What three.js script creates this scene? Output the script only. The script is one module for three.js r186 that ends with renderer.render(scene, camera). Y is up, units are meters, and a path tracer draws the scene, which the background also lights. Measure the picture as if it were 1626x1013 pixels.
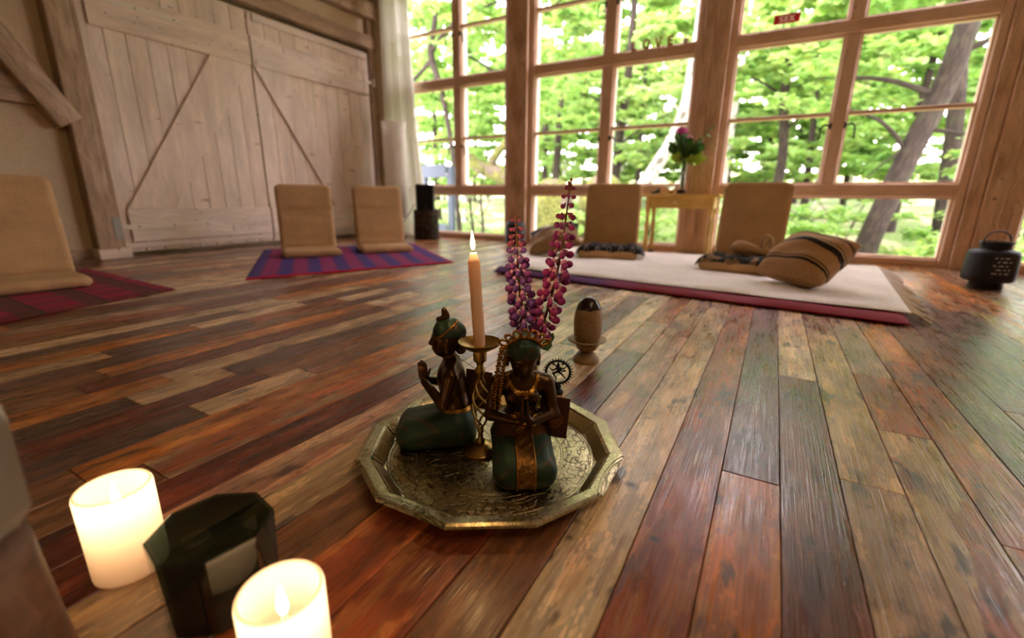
import * as THREE from 'three';
import { mergeGeometries } from 'three/addons/utils/BufferGeometryUtils.js';
import { TextGeometry } from 'three/addons/geometries/TextGeometry.js';
import { FontLoader } from 'three/addons/loaders/FontLoader.js';

// ------------------------------------------------------------------ camera, sky, exposure
const scene = new THREE.Scene();
const camera = new THREE.PerspectiveCamera(70.77, 1626 / 1013, 0.05, 200);
camera.rotation.order = 'YXZ';
camera.position.set(0, 0.64, 0);
camera.rotation.set(-15.185 * Math.PI / 180, 29.454 * Math.PI / 180, 0.531 * Math.PI / 180);
camera.focus = 1.2;
camera.userData.fStop = 1.5;
scene.add(camera);
scene.background = new THREE.Color().setRGB(1.0, 0.87, 0.99);
scene.backgroundIntensity = 16.0;                       // overcast sky
const renderer = new THREE.WebGLRenderer({ antialias: true });
renderer.toneMapping = THREE.LinearToneMapping;
renderer.toneMappingExposure = 0.92;
renderer.shadowMap.enabled = true;
const PENDANT_CD = 2.6, TAPER_CD = 0.12, PILLAR_CD = 0.042;

// ------------------------------------------------------------------ helpers
function mulberry(a) { return () => { a |= 0; a = a + 0x6D2B79F5 | 0; let t = Math.imul(a ^ a >>> 15, 1 | a); t = t + Math.imul(t ^ t >>> 7, 61 | t) ^ t; return ((t ^ t >>> 14) >>> 0) / 4294967296; }; }
const rnd = mulberry(4711);
const R = (a, b) => a + (b - a) * rnd();
const V = (x, y, z) => new THREE.Vector3(x, y, z);
const lerp = (a, b, t) => a + (b - a) * t;
const clamp = (x, a = 0, b = 1) => Math.min(b, Math.max(a, x));
const smooth = (a, b, x) => { const t = clamp((x - a) / (b - a)); return t * t * (3 - 2 * t); };
const hex = h => [(h >> 16 & 255) / 255, (h >> 8 & 255) / 255, (h & 255) / 255];
const mix3 = (a, b, t) => [lerp(a[0], b[0], t), lerp(a[1], b[1], t), lerp(a[2], b[2], t)];
function hash(x, y, s) { let h = Math.imul(x, 374761393) + Math.imul(y, 668265263) + Math.imul(s, 1442695041) | 0; h = Math.imul(h ^ h >>> 13, 1274126177); return ((h ^ h >>> 16) >>> 0) / 4294967296; }
// periodic value noise: u,v in 0..1, px,py cells
function vn(u, v, px, py, s) {
  const x = u * px, y = v * py; let xi = Math.floor(x), yi = Math.floor(y); let fx = x - xi, fy = y - yi;
  fx = fx * fx * (3 - 2 * fx); fy = fy * fy * (3 - 2 * fy);
  xi = ((xi % px) + px) % px; yi = ((yi % py) + py) % py; const x1 = (xi + 1) % px, y1 = (yi + 1) % py;
  const a = hash(xi, yi, s), b = hash(x1, yi, s), c = hash(xi, y1, s), d = hash(x1, y1, s);
  return a + (b - a) * fx + (c - a) * fy + (a - b - c + d) * fx * fy;
}
const fbm = (u, v, px, py, s) => 0.5 * vn(u, v, px, py, s) + 0.28 * vn(u, v, px * 2, py * 2, s + 7) + 0.15 * vn(u, v, px * 4, py * 4, s + 13) + 0.07 * vn(u, v, px * 8, py * 8, s + 29);
function tex(w, h, fn, srgb = true) {
  const d = srgb ? new Uint8Array(w * h * 4) : new Float32Array(w * h * 4), top = srgb ? 255 : 1;
  for (let y = 0; y < h; y++) for (let x = 0; x < w; x++) {
    const c = fn(x / w, y / h), k = (y * w + x) * 4;
    if (typeof c === 'number') { d[k] = d[k + 1] = d[k + 2] = clamp(c) * top; } else { d[k] = clamp(c[0]) * top; d[k + 1] = clamp(c[1]) * top; d[k + 2] = clamp(c[2]) * top; }
    d[k + 3] = top;
  }
  const t = srgb ? new THREE.DataTexture(d, w, h) : new THREE.DataTexture(d, w, h, THREE.RGBAFormat, THREE.FloatType); t.wrapS = t.wrapT = THREE.RepeatWrapping; t.magFilter = THREE.LinearFilter; t.minFilter = THREE.LinearMipmapLinearFilter; t.generateMipmaps = true;
  if (srgb) t.colorSpace = THREE.SRGBColorSpace; t.needsUpdate = true; return t;
}
const std = o => new THREE.MeshStandardMaterial(o);
const phy = o => new THREE.MeshPhysicalMaterial(o);
const numbers = {};
function numbered(n) { const k = numbers[n] = (numbers[n] ?? -1) + 1; return k ? `${n}_${String(k).padStart(3, '0')}` : n; }
function shadow(o) { o.castShadow = o.receiveShadow = true; return o; }
function part(name, geo, mat, parent) { const m = shadow(new THREE.Mesh(geo, mat)); m.name = name; parent.add(m); return m; }
function tag(o, label, category, group) { o.userData = { ...o.userData, label, category }; if (group) o.userData.group = group; return o; }
function thing(name, label, category, pos = [0, 0, 0], yaw = 0, group) { const g = new THREE.Group(); g.name = numbered(name); g.position.set(...pos); g.rotation.y = yaw; tag(g, label, category, group); scene.add(g); return g; }
function single(name, geo, mat, label, category, group) { const m = shadow(new THREE.Mesh(geo, mat)); m.name = numbered(name); tag(m, label, category, group); scene.add(m); return m; }
function struct(name, label, category) { const g = new THREE.Group(); g.name = name; g.userData = { kind: 'structure', label, category }; scene.add(g); return g; }
function structMesh(name, geo, mat, label, category) { const m = shadow(new THREE.Mesh(geo, mat)); m.name = name; m.userData = { kind: 'structure', label, category }; scene.add(m); return m; }
// box with chamfered edges, centred; uv in metres with the grain along the longest side
function cbox(w, h, d, c = 0.004, uvo = null) {
  c = Math.min(c, w * 0.45, h * 0.45, d * 0.45);
  const H = [w / 2, h / 2, d / 2], pos = [];
  const P = (sx, sy, sz, ax) => { const s = [sx, sy, sz]; return s.map((q, i) => q * (i === ax ? H[i] : H[i] - c)); };
  const quad = (a, b, cc, dd, n) => { const e1 = V(...b).sub(V(...a)), e2 = V(...cc).sub(V(...a)); const cr = e1.cross(e2); if (cr.dot(V(...n)) < 0) pos.push(...a, ...cc, ...b, ...a, ...dd, ...cc); else pos.push(...a, ...b, ...cc, ...a, ...cc, ...dd); };
  for (let ax = 0; ax < 3; ax++) { const u = (ax + 1) % 3, v = (ax + 2) % 3; for (const s of [-1, 1]) { const q = [[-1, -1], [1, -1], [1, 1], [-1, 1]].map(([a, b]) => { const t = [0, 0, 0]; t[ax] = s; t[u] = a; t[v] = b; return P(...t, ax); }); const n = [0, 0, 0]; n[ax] = s; quad(...q, n); } }
  for (let ax = 0; ax < 3; ax++) { const u = (ax + 1) % 3, v = (ax + 2) % 3; for (const a of [-1, 1]) for (const b of [-1, 1]) { const t = k => { const q = [0, 0, 0]; q[ax] = k; q[u] = a; q[v] = b; return q; }; const n = t(0); quad(P(...t(-1), u), P(...t(1), u), P(...t(1), v), P(...t(-1), v), n); } }
  for (const a of [-1, 1]) for (const b of [-1, 1]) for (const e of [-1, 1]) { const p0 = P(a, b, e, 0), p1 = P(a, b, e, 1), p2 = P(a, b, e, 2); const cr = V(...p1).sub(V(...p0)).cross(V(...p2).sub(V(...p0))); if (cr.dot(V(a, b, e)) < 0) pos.push(...p0, ...p2, ...p1); else pos.push(...p0, ...p1, ...p2); }
  const g = new THREE.BufferGeometry(); g.setAttribute('position', new THREE.Float32BufferAttribute(pos, 3)); g.computeVertexNormals();
  return grainUV(g, [w, h, d], uvo);
}
function grainUV(g, dims, uvo) {
  const p = g.attributes.position, n = g.attributes.normal, uv = [], L = dims.indexOf(Math.max(...dims)), o = uvo || [R(0, 5), R(0, 5)];
  for (let i = 0; i < p.count; i++) {
    const N = [Math.abs(n.getX(i)), Math.abs(n.getY(i)), Math.abs(n.getZ(i))], q = [p.getX(i), p.getY(i), p.getZ(i)];
    const ax = N.indexOf(Math.max(...N)); const rest = [0, 1, 2].filter(k => k !== ax); const vA = rest.includes(L) ? L : rest[1], uA = rest.find(k => k !== vA);
    uv.push(q[uA] + o[0] + ax * 0.37, q[vA] + o[1]);
  }
  g.setAttribute('uv', new THREE.Float32BufferAttribute(uv, 2)); return g;
}
const bx = (x0, x1, y0, y1, z0, z1, c = 0.004) => cbox(Math.abs(x1 - x0), Math.abs(y1 - y0), Math.abs(z1 - z0), c).translate((x0 + x1) / 2, (y0 + y1) / 2, (z0 + z1) / 2);
function lathe(pts, seg = 40) { return new THREE.LatheGeometry(pts.map(p => new THREE.Vector2(p[0], p[1])), seg); }
function tube(pts, r, seg = 40, rs = 8, closed = false) { return new THREE.TubeGeometry(new THREE.CatmullRomCurve3(pts, closed), seg, r, rs, closed); }
// tube with varying radius
function limb(pts, rads, rs = 10, sub = 5) {
  const c = new THREE.CatmullRomCurve3(pts), n = (pts.length - 1) * sub, fr = c.computeFrenetFrames(n), pos = [], uv = [], idx = []; let len = 0, last = null;
  for (let i = 0; i <= n; i++) {
    const t = i / n, p = c.getPoint(t), f = t * (rads.length - 1), k = Math.min(rads.length - 2, Math.floor(f)), r = lerp(rads[k], rads[k + 1], f - k); if (last) len += p.distanceTo(last); last = p;
    for (let j = 0; j <= rs; j++) { const a = j / rs * Math.PI * 2, x = Math.cos(a) * r, y = Math.sin(a) * r; pos.push(p.x + fr.normals[i].x * x + fr.binormals[i].x * y, p.y + fr.normals[i].y * x + fr.binormals[i].y * y, p.z + fr.normals[i].z * x + fr.binormals[i].z * y); uv.push(j / rs * Math.max(1, Math.round(r * 6.28 / 0.5)), len); }
  }
  for (let i = 0; i < n; i++) for (let j = 0; j < rs; j++) { const a = i * (rs + 1) + j, b = a + rs + 1; idx.push(a, b, a + 1, b, b + 1, a + 1); }
  const g = new THREE.BufferGeometry(); g.setAttribute('position', new THREE.Float32BufferAttribute(pos, 3)); g.setAttribute('uv', new THREE.Float32BufferAttribute(uv, 2)); g.setIndex(idx); g.computeVertexNormals(); return g;
}
const clean = gs => gs.map(g => { let q = g.index ? g.toNonIndexed() : g; for (const k of Object.keys(q.attributes)) if (!['position', 'normal', 'uv'].includes(k)) q.deleteAttribute(k); return q; });
const merge = gs => mergeGeometries(clean(gs));
// naive surface nets over a signed distance field
function sdfGeo(f, lo, hi, cell) {
  const n = [0, 1, 2].map(i => Math.ceil((hi[i] - lo[i]) / cell) + 1), val = new Float32Array(n[0] * n[1] * n[2]);
  const I = (x, y, z) => (z * n[1] + y) * n[0] + x;
  for (let z = 0; z < n[2]; z++) for (let y = 0; y < n[1]; y++) for (let x = 0; x < n[0]; x++) val[I(x, y, z)] = f(lo[0] + x * cell, lo[1] + y * cell, lo[2] + z * cell);
  const vid = new Int32Array(n[0] * n[1] * n[2]).fill(-1), pos = [], idx = [];
  const ed = [[0, 1], [2, 3], [4, 5], [6, 7], [0, 2], [1, 3], [4, 6], [5, 7], [0, 4], [1, 5], [2, 6], [3, 7]];
  for (let z = 0; z < n[2] - 1; z++) for (let y = 0; y < n[1] - 1; y++) for (let x = 0; x < n[0] - 1; x++) {
    const c = []; let m = 0; for (let k = 0; k < 8; k++) { const v = val[I(x + (k & 1), y + (k >> 1 & 1), z + (k >> 2))]; c.push(v); if (v < 0) m |= 1 << k; }
    if (m === 0 || m === 255) continue; let px = 0, py = 0, pz = 0, cnt = 0;
    for (const [a, b] of ed) if ((c[a] < 0) !== (c[b] < 0)) { const t = c[a] / (c[a] - c[b]); px += lerp(a & 1, b & 1, t); py += lerp(a >> 1 & 1, b >> 1 & 1, t); pz += lerp(a >> 2, b >> 2, t); cnt++; }
    vid[I(x, y, z)] = pos.length / 3; pos.push(lo[0] + (x + px / cnt) * cell, lo[1] + (y + py / cnt) * cell, lo[2] + (z + pz / cnt) * cell);
  }
  const q = (a, b, c, d, fl) => { if (a < 0 || b < 0 || c < 0 || d < 0) return; fl ? idx.push(a, c, b, a, d, c) : idx.push(a, b, c, a, c, d); };
  for (let z = 1; z < n[2] - 1; z++) for (let y = 1; y < n[1] - 1; y++) for (let x = 1; x < n[0] - 1; x++) {
    const v = val[I(x, y, z)] < 0;
    if (v !== val[I(x + 1, y, z)] < 0) q(vid[I(x, y - 1, z - 1)], vid[I(x, y, z - 1)], vid[I(x, y, z)], vid[I(x, y - 1, z)], !v);
    if (v !== val[I(x, y + 1, z)] < 0) q(vid[I(x - 1, y, z - 1)], vid[I(x - 1, y, z)], vid[I(x, y, z)], vid[I(x, y, z - 1)], !v);
    if (v !== val[I(x, y, z + 1)] < 0) q(vid[I(x - 1, y - 1, z)], vid[I(x, y - 1, z)], vid[I(x, y, z)], vid[I(x - 1, y, z)], !v);
  }
  const g = new THREE.BufferGeometry(); g.setAttribute('position', new THREE.Float32BufferAttribute(pos, 3)); g.setIndex(idx); g.computeVertexNormals(); return g;
}
const smin = (a, b, k) => { const h = clamp(0.5 + 0.5 * (b - a) / k); return b + (a - b) * h - k * h * (1 - h); };
const cap = (x, y, z, a, b, r1, r2) => { const bx_ = b[0] - a[0], by = b[1] - a[1], bz = b[2] - a[2], px = x - a[0], py = y - a[1], pz = z - a[2]; const t = clamp((px * bx_ + py * by + pz * bz) / (bx_ * bx_ + by * by + bz * bz + 1e-12)); const dx = px - bx_ * t, dy = py - by * t, dz = pz - bz * t; return Math.sqrt(dx * dx + dy * dy + dz * dz) - (r1 + (r2 - r1) * t); };
const ell = (x, y, z, c, r) => { const a = (x - c[0]) / r[0], b = (y - c[1]) / r[1], d = (z - c[2]) / r[2], k = Math.sqrt(a * a + b * b + d * d), k2 = Math.sqrt(a * a / (r[0] * r[0]) + b * b / (r[1] * r[1]) + d * d / (r[2] * r[2])); return k2 < 1e-9 ? -Math.min(...r) : k * (k - 1) / k2; };

// ------------------------------------------------------------------ textures
function woodTex(w, h, s, o) {   // grain along v
  const knots = []; const kr = mulberry(s * 31 + 5); for (let i = 0; i < (o.knots ?? 3); i++) knots.push([kr(), kr(), (0.02 + 0.035 * kr()) * (o.ks ?? 1), 0.5 + 0.5 * kr()]);
  const scr = []; for (let i = 0; i < (o.scratches ?? 0); i++) scr.push([kr(), kr(), kr() * 2 - 1, 0.01 + 0.03 * kr()]);
  const A = hex(o.a), B = hex(o.b ?? o.a), C = hex(o.c ?? o.a), ln = o.len ?? 8;
  return tex(w, h, (u, v) => {
    const warp = 0.06 * (vn(u, v, 3, 4 * 2, s + 3) - 0.5);
    const g1 = vn(u + warp, v, 26, 6, s), g2 = vn(u + warp * 2, v, 70, 14, s + 1), g3 = vn(u, v, 110, 40, s + 2);
    const m = smooth(o.lo ?? 0.42, o.hi ?? 0.62, fbm(u, v, 3, ln * 2, s + 11)), m2 = smooth(0.55, 0.66, fbm(u + warp, v, 4, ln * 3, s + 17));
    let c = mix3(mix3(A, B, m), C, m2 * (o.cw ?? 0.6));
    const gr = 1 + (o.grain ?? 0.22) * ((g1 - 0.5) * 0.8 + (g2 - 0.5) * 0.8 + (g3 - 0.5) * 0.5) + 0.16 * (o.len === 1 ? fbm(u, v, 5, 2, s + 23) - 0.5 : fbm(u, v, 2, 6, s + 23) - 0.5);
    c = [c[0] * gr, c[1] * gr, c[2] * gr];
    if (o.worn) { const w1 = fbm(u + warp, v, 5, 24, s + 43), w2 = vn(u, v, 26, 180, s + 44), w3 = fbm(u, v, 3, 9, s + 47); c = mix3(c, [c[0] * 0.62, c[1] * 0.60, c[2] * 0.62], smooth(0.50, 0.72, w1) * 0.35); c = mix3(c, [c[0] * 1.25 + 0.03, c[1] * 1.22 + 0.03, c[2] * 1.18 + 0.03], smooth(0.55, 0.62, w3 + 0.16 * (w2 - 0.5)) * 0.7); c = mix3(c, [0.16, 0.13, 0.14], smooth(0.66, 0.78, fbm(u, v, 3, 14, s + 53)) * 0.6); }
    const sp = vn(u, v, o.fleck ? o.fleck[0] : 60, o.fleck ? o.fleck[1] : 380, s + 31); if (sp > 0.972) { const q = (sp - 0.972) / 0.028 * 0.35; c = mix3(c, [0.12, 0.08, 0.06], q); }
    for (const [ku, kv, kq, ks] of knots) { let du = Math.abs(u - ku), dv = Math.abs(v - kv); dv = Math.min(dv, 1 - dv); du /= kq * 2.2; dv /= kq * (o.kv ?? 0.22); const d = du * du + dv * dv; if (d < 9) c = mix3(c, o.kc ?? [0.11, 0.07, 0.06], ks * 0.85 * Math.exp(-d * (0.8 + vn(u, v, 40, 90, s + 37)))); }
    for (const [su, sv, sl, sw] of scr) { const dv = v - sv; if (dv > 0 && dv < sw) { const d = Math.abs(u - su - sl * dv * 4); if (d < 0.008) c = mix3(c, hex(o.sc ?? 0xb59674), 0.55 * (1 - d / 0.008)); } }
    return c;
  });
}
const plankTones = {
  P: { a: 0x64392f, b: 0x553036, c: 0x75483c }, R: { a: 0x9a4f2c, b: 0x7e3f26, c: 0xa9713f }, O: { a: 0xb3692b, b: 0x8f5428, c: 0xc08a4c }, T: { a: 0xb0916b, b: 0x9d7a54, c: 0xa48a70 },
  L: { a: 0xc4aa86, b: 0xb79672, c: 0xcbb79a }, B: { a: 0x7b5033, b: 0x68432c, c: 0x8f6847 }, G: { a: 0x957761, b: 0x80634f, c: 0xa58a6e }, D: { a: 0x583a2f, b: 0x4c3330, c: 0x6b4b3a },
  K: { a: 0x642a1f, b: 0x54241c, c: 0x7a3c28 }, S: { a: 0xa2835f, b: 0xa0572d, c: 0x8a4a35, lo: 0.4, hi: 0.5 }, Q: { a: 0x86503a, b: 0xa98a66, c: 0x6b4642, lo: 0.45, hi: 0.53 }, E: { a: 0x57584c, b: 0x68493c, c: 0x4c5a52, lo: 0.45, hi: 0.55 },
  Y: { a: 0x8d7044, b: 0x9c8a49, c: 0x7a4d34, lo: 0.47, hi: 0.56 }, M: { a: 0xb28a6c, b: 0xa6755c, c: 0xb99c80 },
};
const plankRough = tex(256, 1024, (u, v) => 0.28 + 0.24 * (fbm(u, v, 5, 16, 91) - 0.4) + 0.20 * (vn(u, v, 60, 30, 92) - 0.5) + (vn(u, v, 90, 260, 93) > 0.9 ? 0.2 : 0), false);
const plankBump = tex(256, 1024, (u, v) => 0.5 + 0.5 * (vn(u, v, 50, 10, 95) - 0.5) + 0.35 * (vn(u, v, 110, 40, 96) - 0.5) + 0.5 * (fbm(u, v, 3, 12, 97) - 0.5) - (vn(u, v, 50, 300, 98) > 0.92 ? 0.4 : 0), false);
const plankMat = {};
Object.entries(plankTones).forEach(([k, o], i) => {
  const t = woodTex(256, 2048, 100 + i * 17, { knots: 5, scratches: 14, kv: 0.12, grain: 0.17, len: 5, worn: 1, ...o });
  plankMat[k] = phy({ clearcoat: 0.1, clearcoatRoughness: 0.22, map: t, roughnessMap: plankRough, roughness: 1, bumpMap: plankBump, bumpScale: 0.0006, metalness: 0 });
});
const wt = (w, h, s, o, sx, sy) => { const t = woodTex(w, h, s, o); t.repeat.set(sx, sy); return t; };
const fineBump = tex(256, 512, (u, v) => 0.5 + 0.5 * (vn(u, v, 40, 8, 41) - 0.5) + 0.4 * (vn(u, v, 90, 30, 42) - 0.5), false);
const pineMat = std({ map: wt(512, 1024, 300, { a: 0xd6b498, b: 0xcda88a, c: 0xdcbda4, knots: 4, kv: 1.1, ks: 0.22, kc: [0.42, 0.25, 0.16], grain: 0.07, fleck: [160, 24], len: 1 }, 2.2, 1.1), bumpMap: fineBump, bumpScale: 0.0008, roughness: 0.6 });
const postMat = std({ map: wt(512, 1024, 320, { a: 0xcba88a, b: 0xbb9678, c: 0xd2b196, knots: 6, kv: 1.1, ks: 0.26, kc: [0.25, 0.13, 0.08], grain: 0.13, fleck: [160, 24], len: 1 }, 2.2, 1.1), bumpMap: fineBump, bumpScale: 0.0015, roughness: 0.75 });
const creamTone = (s, a, b) => std({ map: wt(256, 1024, s, { a, b, c: a, knots: 2, kv: 0.25, kc: [0.5, 0.4, 0.3], grain: 0.07, fleck: [160, 24], len: 1 }, 2.0, 0.9), bumpMap: fineBump, bumpScale: 0.0009, roughness: 0.62 });
const creamMats = [creamTone(340, 0xdcc8b2, 0xd5bfa8), creamTone(341, 0xd9c3ab, 0xd0b8a0), creamTone(342, 0xdfcbb7, 0xd7c2ad)];
const oldBeamMat = std({ map: wt(512, 1024, 360, { a: 0xb39a80, b: 0xa1866c, c: 0xbda58c, knots: 5, kv: 1.1, ks: 0.3, kc: [0.3, 0.2, 0.14], grain: 0.2, fleck: [160, 24], len: 1, scratches: 6, sc: 0x6a503a }, 1.6, 0.8), bumpMap: fineBump, bumpScale: 0.003, roughness: 0.85 });
const plasterTex = tex(512, 512, (u, v) => { const n = fbm(u, v, 5, 5, 51), f = vn(u, v, 120, 120, 52); return mix3(hex(0xbfa885), hex(0xcbb795), n).map(x => x * (0.97 + 0.06 * f)); });
plasterTex.repeat.set(0.6, 0.6);
const plasterBump = tex(256, 256, (u, v) => fbm(u, v, 10, 10, 53), false);
const plasterMat = std({ map: plasterTex, bumpMap: plasterBump, bumpScale: 0.004, roughness: 0.9 });
const weaveBump = tex(256, 256, (u, v) => 0.5 + 0.25 * Math.sin(u * Math.PI * 128) * Math.sin(v * Math.PI * 128) + 0.4 * (fbm(u, v, 6, 6, 61) - 0.5), false);
const canvasTex = tex(256, 256, (u, v) => { const a = vn(u, v, 128, 10, 62), b = vn(u, v, 10, 128, 63), n = fbm(u, v, 4, 4, 64); return hex(0xbf986a).map(x => x * (0.93 + 0.05 * a + 0.05 * b + 0.14 * (n - 0.5))); });
const canvasMat = std({ map: canvasTex, bumpMap: weaveBump, bumpScale: 0.0012, roughness: 0.95 });
const canvasWood = std({ map: canvasTex, color: 0xfff2e6, bumpMap: weaveBump, bumpScale: 0.001, roughness: 0.95 });

// ------------------------------------------------------------------ floor of separate reclaimed planks
const floor = struct('floor', 'floor of reclaimed multicoloured wooden planks', 'floor');
{
  part('subfloor', new THREE.BoxGeometry(9.9, 0.06, 10.3).translate(-1.25, -0.062, -0.95), std({ color: 0x8a6a4a, roughness: 1 }), floor);
  const W = 0.124, Z0 = -5.86, Z1 = 2.0;
  // [tone, far end z] listed from the near side of the room to the window wall
  const spec = {
    '0': [['P', -1.88], ['L', Z0]], '1': [['G', -1.2], ['T', -2.6], ['Q', Z0]], '2': [['Q', -1.55], ['R', -2.05], ['G', Z0]], '3': [['S', -1.1], ['R', -2.3], ['O', Z0]], '4': [['D', -2.2], ['B', Z0]], '5': [['B', -1.9], ['D', -3.3], ['P', Z0]],
    '6': [['G', -1.7], ['E', -3.0], ['P', -4.0], ['G', Z0]], '7': [['E', -2.6], ['D', -3.6], ['O', Z0]], '8': [['B', -2.4], ['Y', -3.6], ['S', Z0]], '9': [['Y', -3.2], ['O', Z0]], '10': [['E', -3.4], ['Y', -4.4], ['B', Z0]], '11': [['Y', -3.8], ['G', Z0]],
    '-1': [['T', -0.2], ['O', -1.095], ['P', -3.6], ['B', Z0]], '-2': [['R', -3.0], ['O', Z0]], '-3': [['L', -1.9], ['T', Z0]], '-4': [['B', -0.95], ['M', -2.2], ['Q', -3.9], ['B', Z0]], '-5': [['R', -0.9], ['K', -1.0], ['P', -1.86], ['M', -2.4], ['R', Z0]],
    '-6': [['R', -0.6], ['O', -1.4], ['L', -3.9], ['G', Z0]], '-7': [['B', -0.75], ['T', -1.8], ['P', -3.0], ['L', Z0]], '-8': [['K', 0.1], ['T', -1.9], ['L', -3.2], ['P', Z0]], '-9': [['K', -0.22], ['M', -2.6], ['G', -3.9], ['L', Z0]], '-10': [['O', 0.2], ['K', -1.9], ['P', -3.1], ['T', Z0]],
    '-11': [['B', -0.4], ['S', -1.25], ['M', -3.3], ['R', Z0]], '-12': [['B', -0.3], ['O', -2.1], ['T', -3.2], ['K', Z0]], '-13': [['D', -0.62], ['T', -1.0], ['B', -1.9], ['O', -3.0], ['L', Z0]], '-14': [['K', -0.9], ['B', -1.5], ['O', -2.4], ['M', -3.6], ['P', Z0]],
    '-15': [['D', -0.55], ['T', -0.85], ['D', -2.3], ['L', -3.6], ['B', Z0]], '-16': [['O', -0.7], ['T', -2.0], ['O', -2.7], ['P', Z0]], '-17': [['B', -0.5], ['K', -1.9], ['M', -2.2], ['R', -3.4], ['T', Z0]], '-18': [['B', -0.6], ['O', -1.9], ['L', -2.3], ['B', -3.5], ['G', Z0]],
    '-19': [['D', -1.0], ['B', -1.8], ['D', -2.5], ['R', -3.5], ['L', Z0]], '-20': [['T', -0.7], ['D', -1.3], ['R', -1.9], ['L', -2.3], ['R', -3.1], ['P', Z0]], '-21': [['O', -1.1], ['L', -1.7], ['D', -2.6], ['T', Z0]], '-22': [['D', -1.4], ['T', -2.3], ['O', -3.2], ['D', Z0]],
  };
  const keys = Object.keys(plankTones), geoCache = {};
  const order = ['B', 'T', 'D', 'O', 'L', 'K', 'T', 'G', 'B', 'R', 'P', 'T', 'O', 'D', 'M', 'B'];
  let q = 0;
  for (let i = -49; i <= 26; i++) {
    const e = 0.099 + W * i; if (e < -5.95 || e > 3.45) continue;
    let list = spec[i];
    if (!list) { list = []; let z = Z1 - R(1.5, 3); while (z > Z0 + 1.0) { list.push([order[Math.floor(R(0, order.length))], z]); z -= R(0.9, 2.2); } list.push([order[Math.floor(R(0, order.length))], Z0]); }
    let z = Z1 + (i % 2 ? 0.3 : 0);
    for (const [t, zf] of list) {
      const len = z - zf - 0.0018; if (len < 0.03) { z = zf; continue; }
      const w = W - R(0.0014, 0.0026), g = cbox(w, 0.022, len, 0.0016);
      const uv = g.attributes.uv, p = g.attributes.position, o = R(0, 1), fl = rnd() < 0.5 ? -1 : 1;
      for (let k = 0; k < uv.count; k++) uv.setXY(k, p.getX(k) / W * 0.96 * fl + 0.5, p.getZ(k) / 2.0 + o);
      const m = part('plank', g, plankMat[t], floor); m.position.set(e + W / 2, -0.011 - R(0, 0.0008), (z + zf) / 2); q++;
      z = zf;
    }
  }
  floor.traverse(o => { if (o.name === 'plank') o.name = 'plank'; });
}

// ------------------------------------------------------------------ room shell
const Zw = -5.9, Xl = -5.9, TOP = 4.1;
structMesh('ceiling', bx(-6.2, 3.7, TOP, TOP + 0.12, -6.2, 4.2), std({ color: 0xb8a68c, roughness: 0.9 }), 'cream boarded ceiling above the room', 'ceiling');
structMesh('wall_rear', bx(-6.2, 3.7, -0.1, TOP, 4.0, 4.2), plasterMat, 'plain plaster wall behind the viewpoint', 'wall');
structMesh('wall_right', bx(3.5, 3.7, -0.1, TOP, -6.1, 4.0), plasterMat, 'plain plaster wall at the right end of the room', 'wall');
// left wall: plaster pieces round the barn doors
const wallL = struct('wall_left', 'cream plastered timber frame wall with barn doors', 'wall');
part('plaster', bx(-6.15, -5.92, -0.1, TOP, -1.98, 4.0), plasterMat, wallL);
part('plaster', bx(-6.15, -5.96, 2.98, TOP, -6.1, -1.98), plasterMat, wallL);
part('backing', bx(-6.15, -6.06, -0.1, 2.98, -6.1, -1.98), plasterMat, wallL);
function trim(n, geo, mat, label) { return structMesh('trim_' + n, geo, mat, label, 'trim'); }
trim(1, bx(-6.0, -5.77, 0.1, TOP, -2.06, -1.88, 0.008), oldBeamMat, 'rough timber post left of the barn doors');
trim(2, bx(-6.0, -5.74, 0.0, 0.1, -2.13, -1.86, 0.006), creamMats[1], 'pale block at the foot of the left timber post');
trim(3, bx(-6.0, -5.86, 0.02, 2.9, -2.135, -2.085, 0.004), oldBeamMat, 'narrow wooden jamb beside the barn door');
trim(4, bx(-6.0, -5.84, 2.86, 3.04, -5.9, -2.06, 0.008), oldBeamMat, 'long timber lintel over the barn doors');
trim(5, bx(-6.0, -5.88, 0.0, TOP, -5.9, -5.765, 0.006), oldBeamMat, 'corner timber post beside the white curtain');
trim(6, bx(-6.0, -5.80, 3.28, 3.5, -5.9, -2.06, 0.01), oldBeamMat, 'upper timber beam high above the barn doors');
{ // diagonal brace and rail at the far left
  const a = V(-5.84, 2.75, -1.05), b = V(-5.84, 1.32, -1.86), d = b.clone().sub(a), L = d.length();
  const g = cbox(0.15, L + 0.12, 0.20, 0.008); g.applyQuaternion(new THREE.Quaternion().setFromUnitVectors(V(0, 1, 0), d.normalize())); g.translate((a.x + b.x) / 2, (a.y + b.y) / 2, (a.z + b.z) / 2);
  trim(7, g, oldBeamMat, 'diagonal timber brace running up to the left');
  trim(8, bx(-6.0, -5.85, 1.40, 1.62, -1.88, 2.0, 0.008), oldBeamMat, 'horizontal timber rail in the left plaster wall');
  structMesh('baseboard_left', bx(-5.95, -5.89, 0, 0.10, -1.86, 3.9, 0.004), oldBeamMat, 'low wooden baseboard under the left plaster wall', 'baseboard');
}
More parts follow.
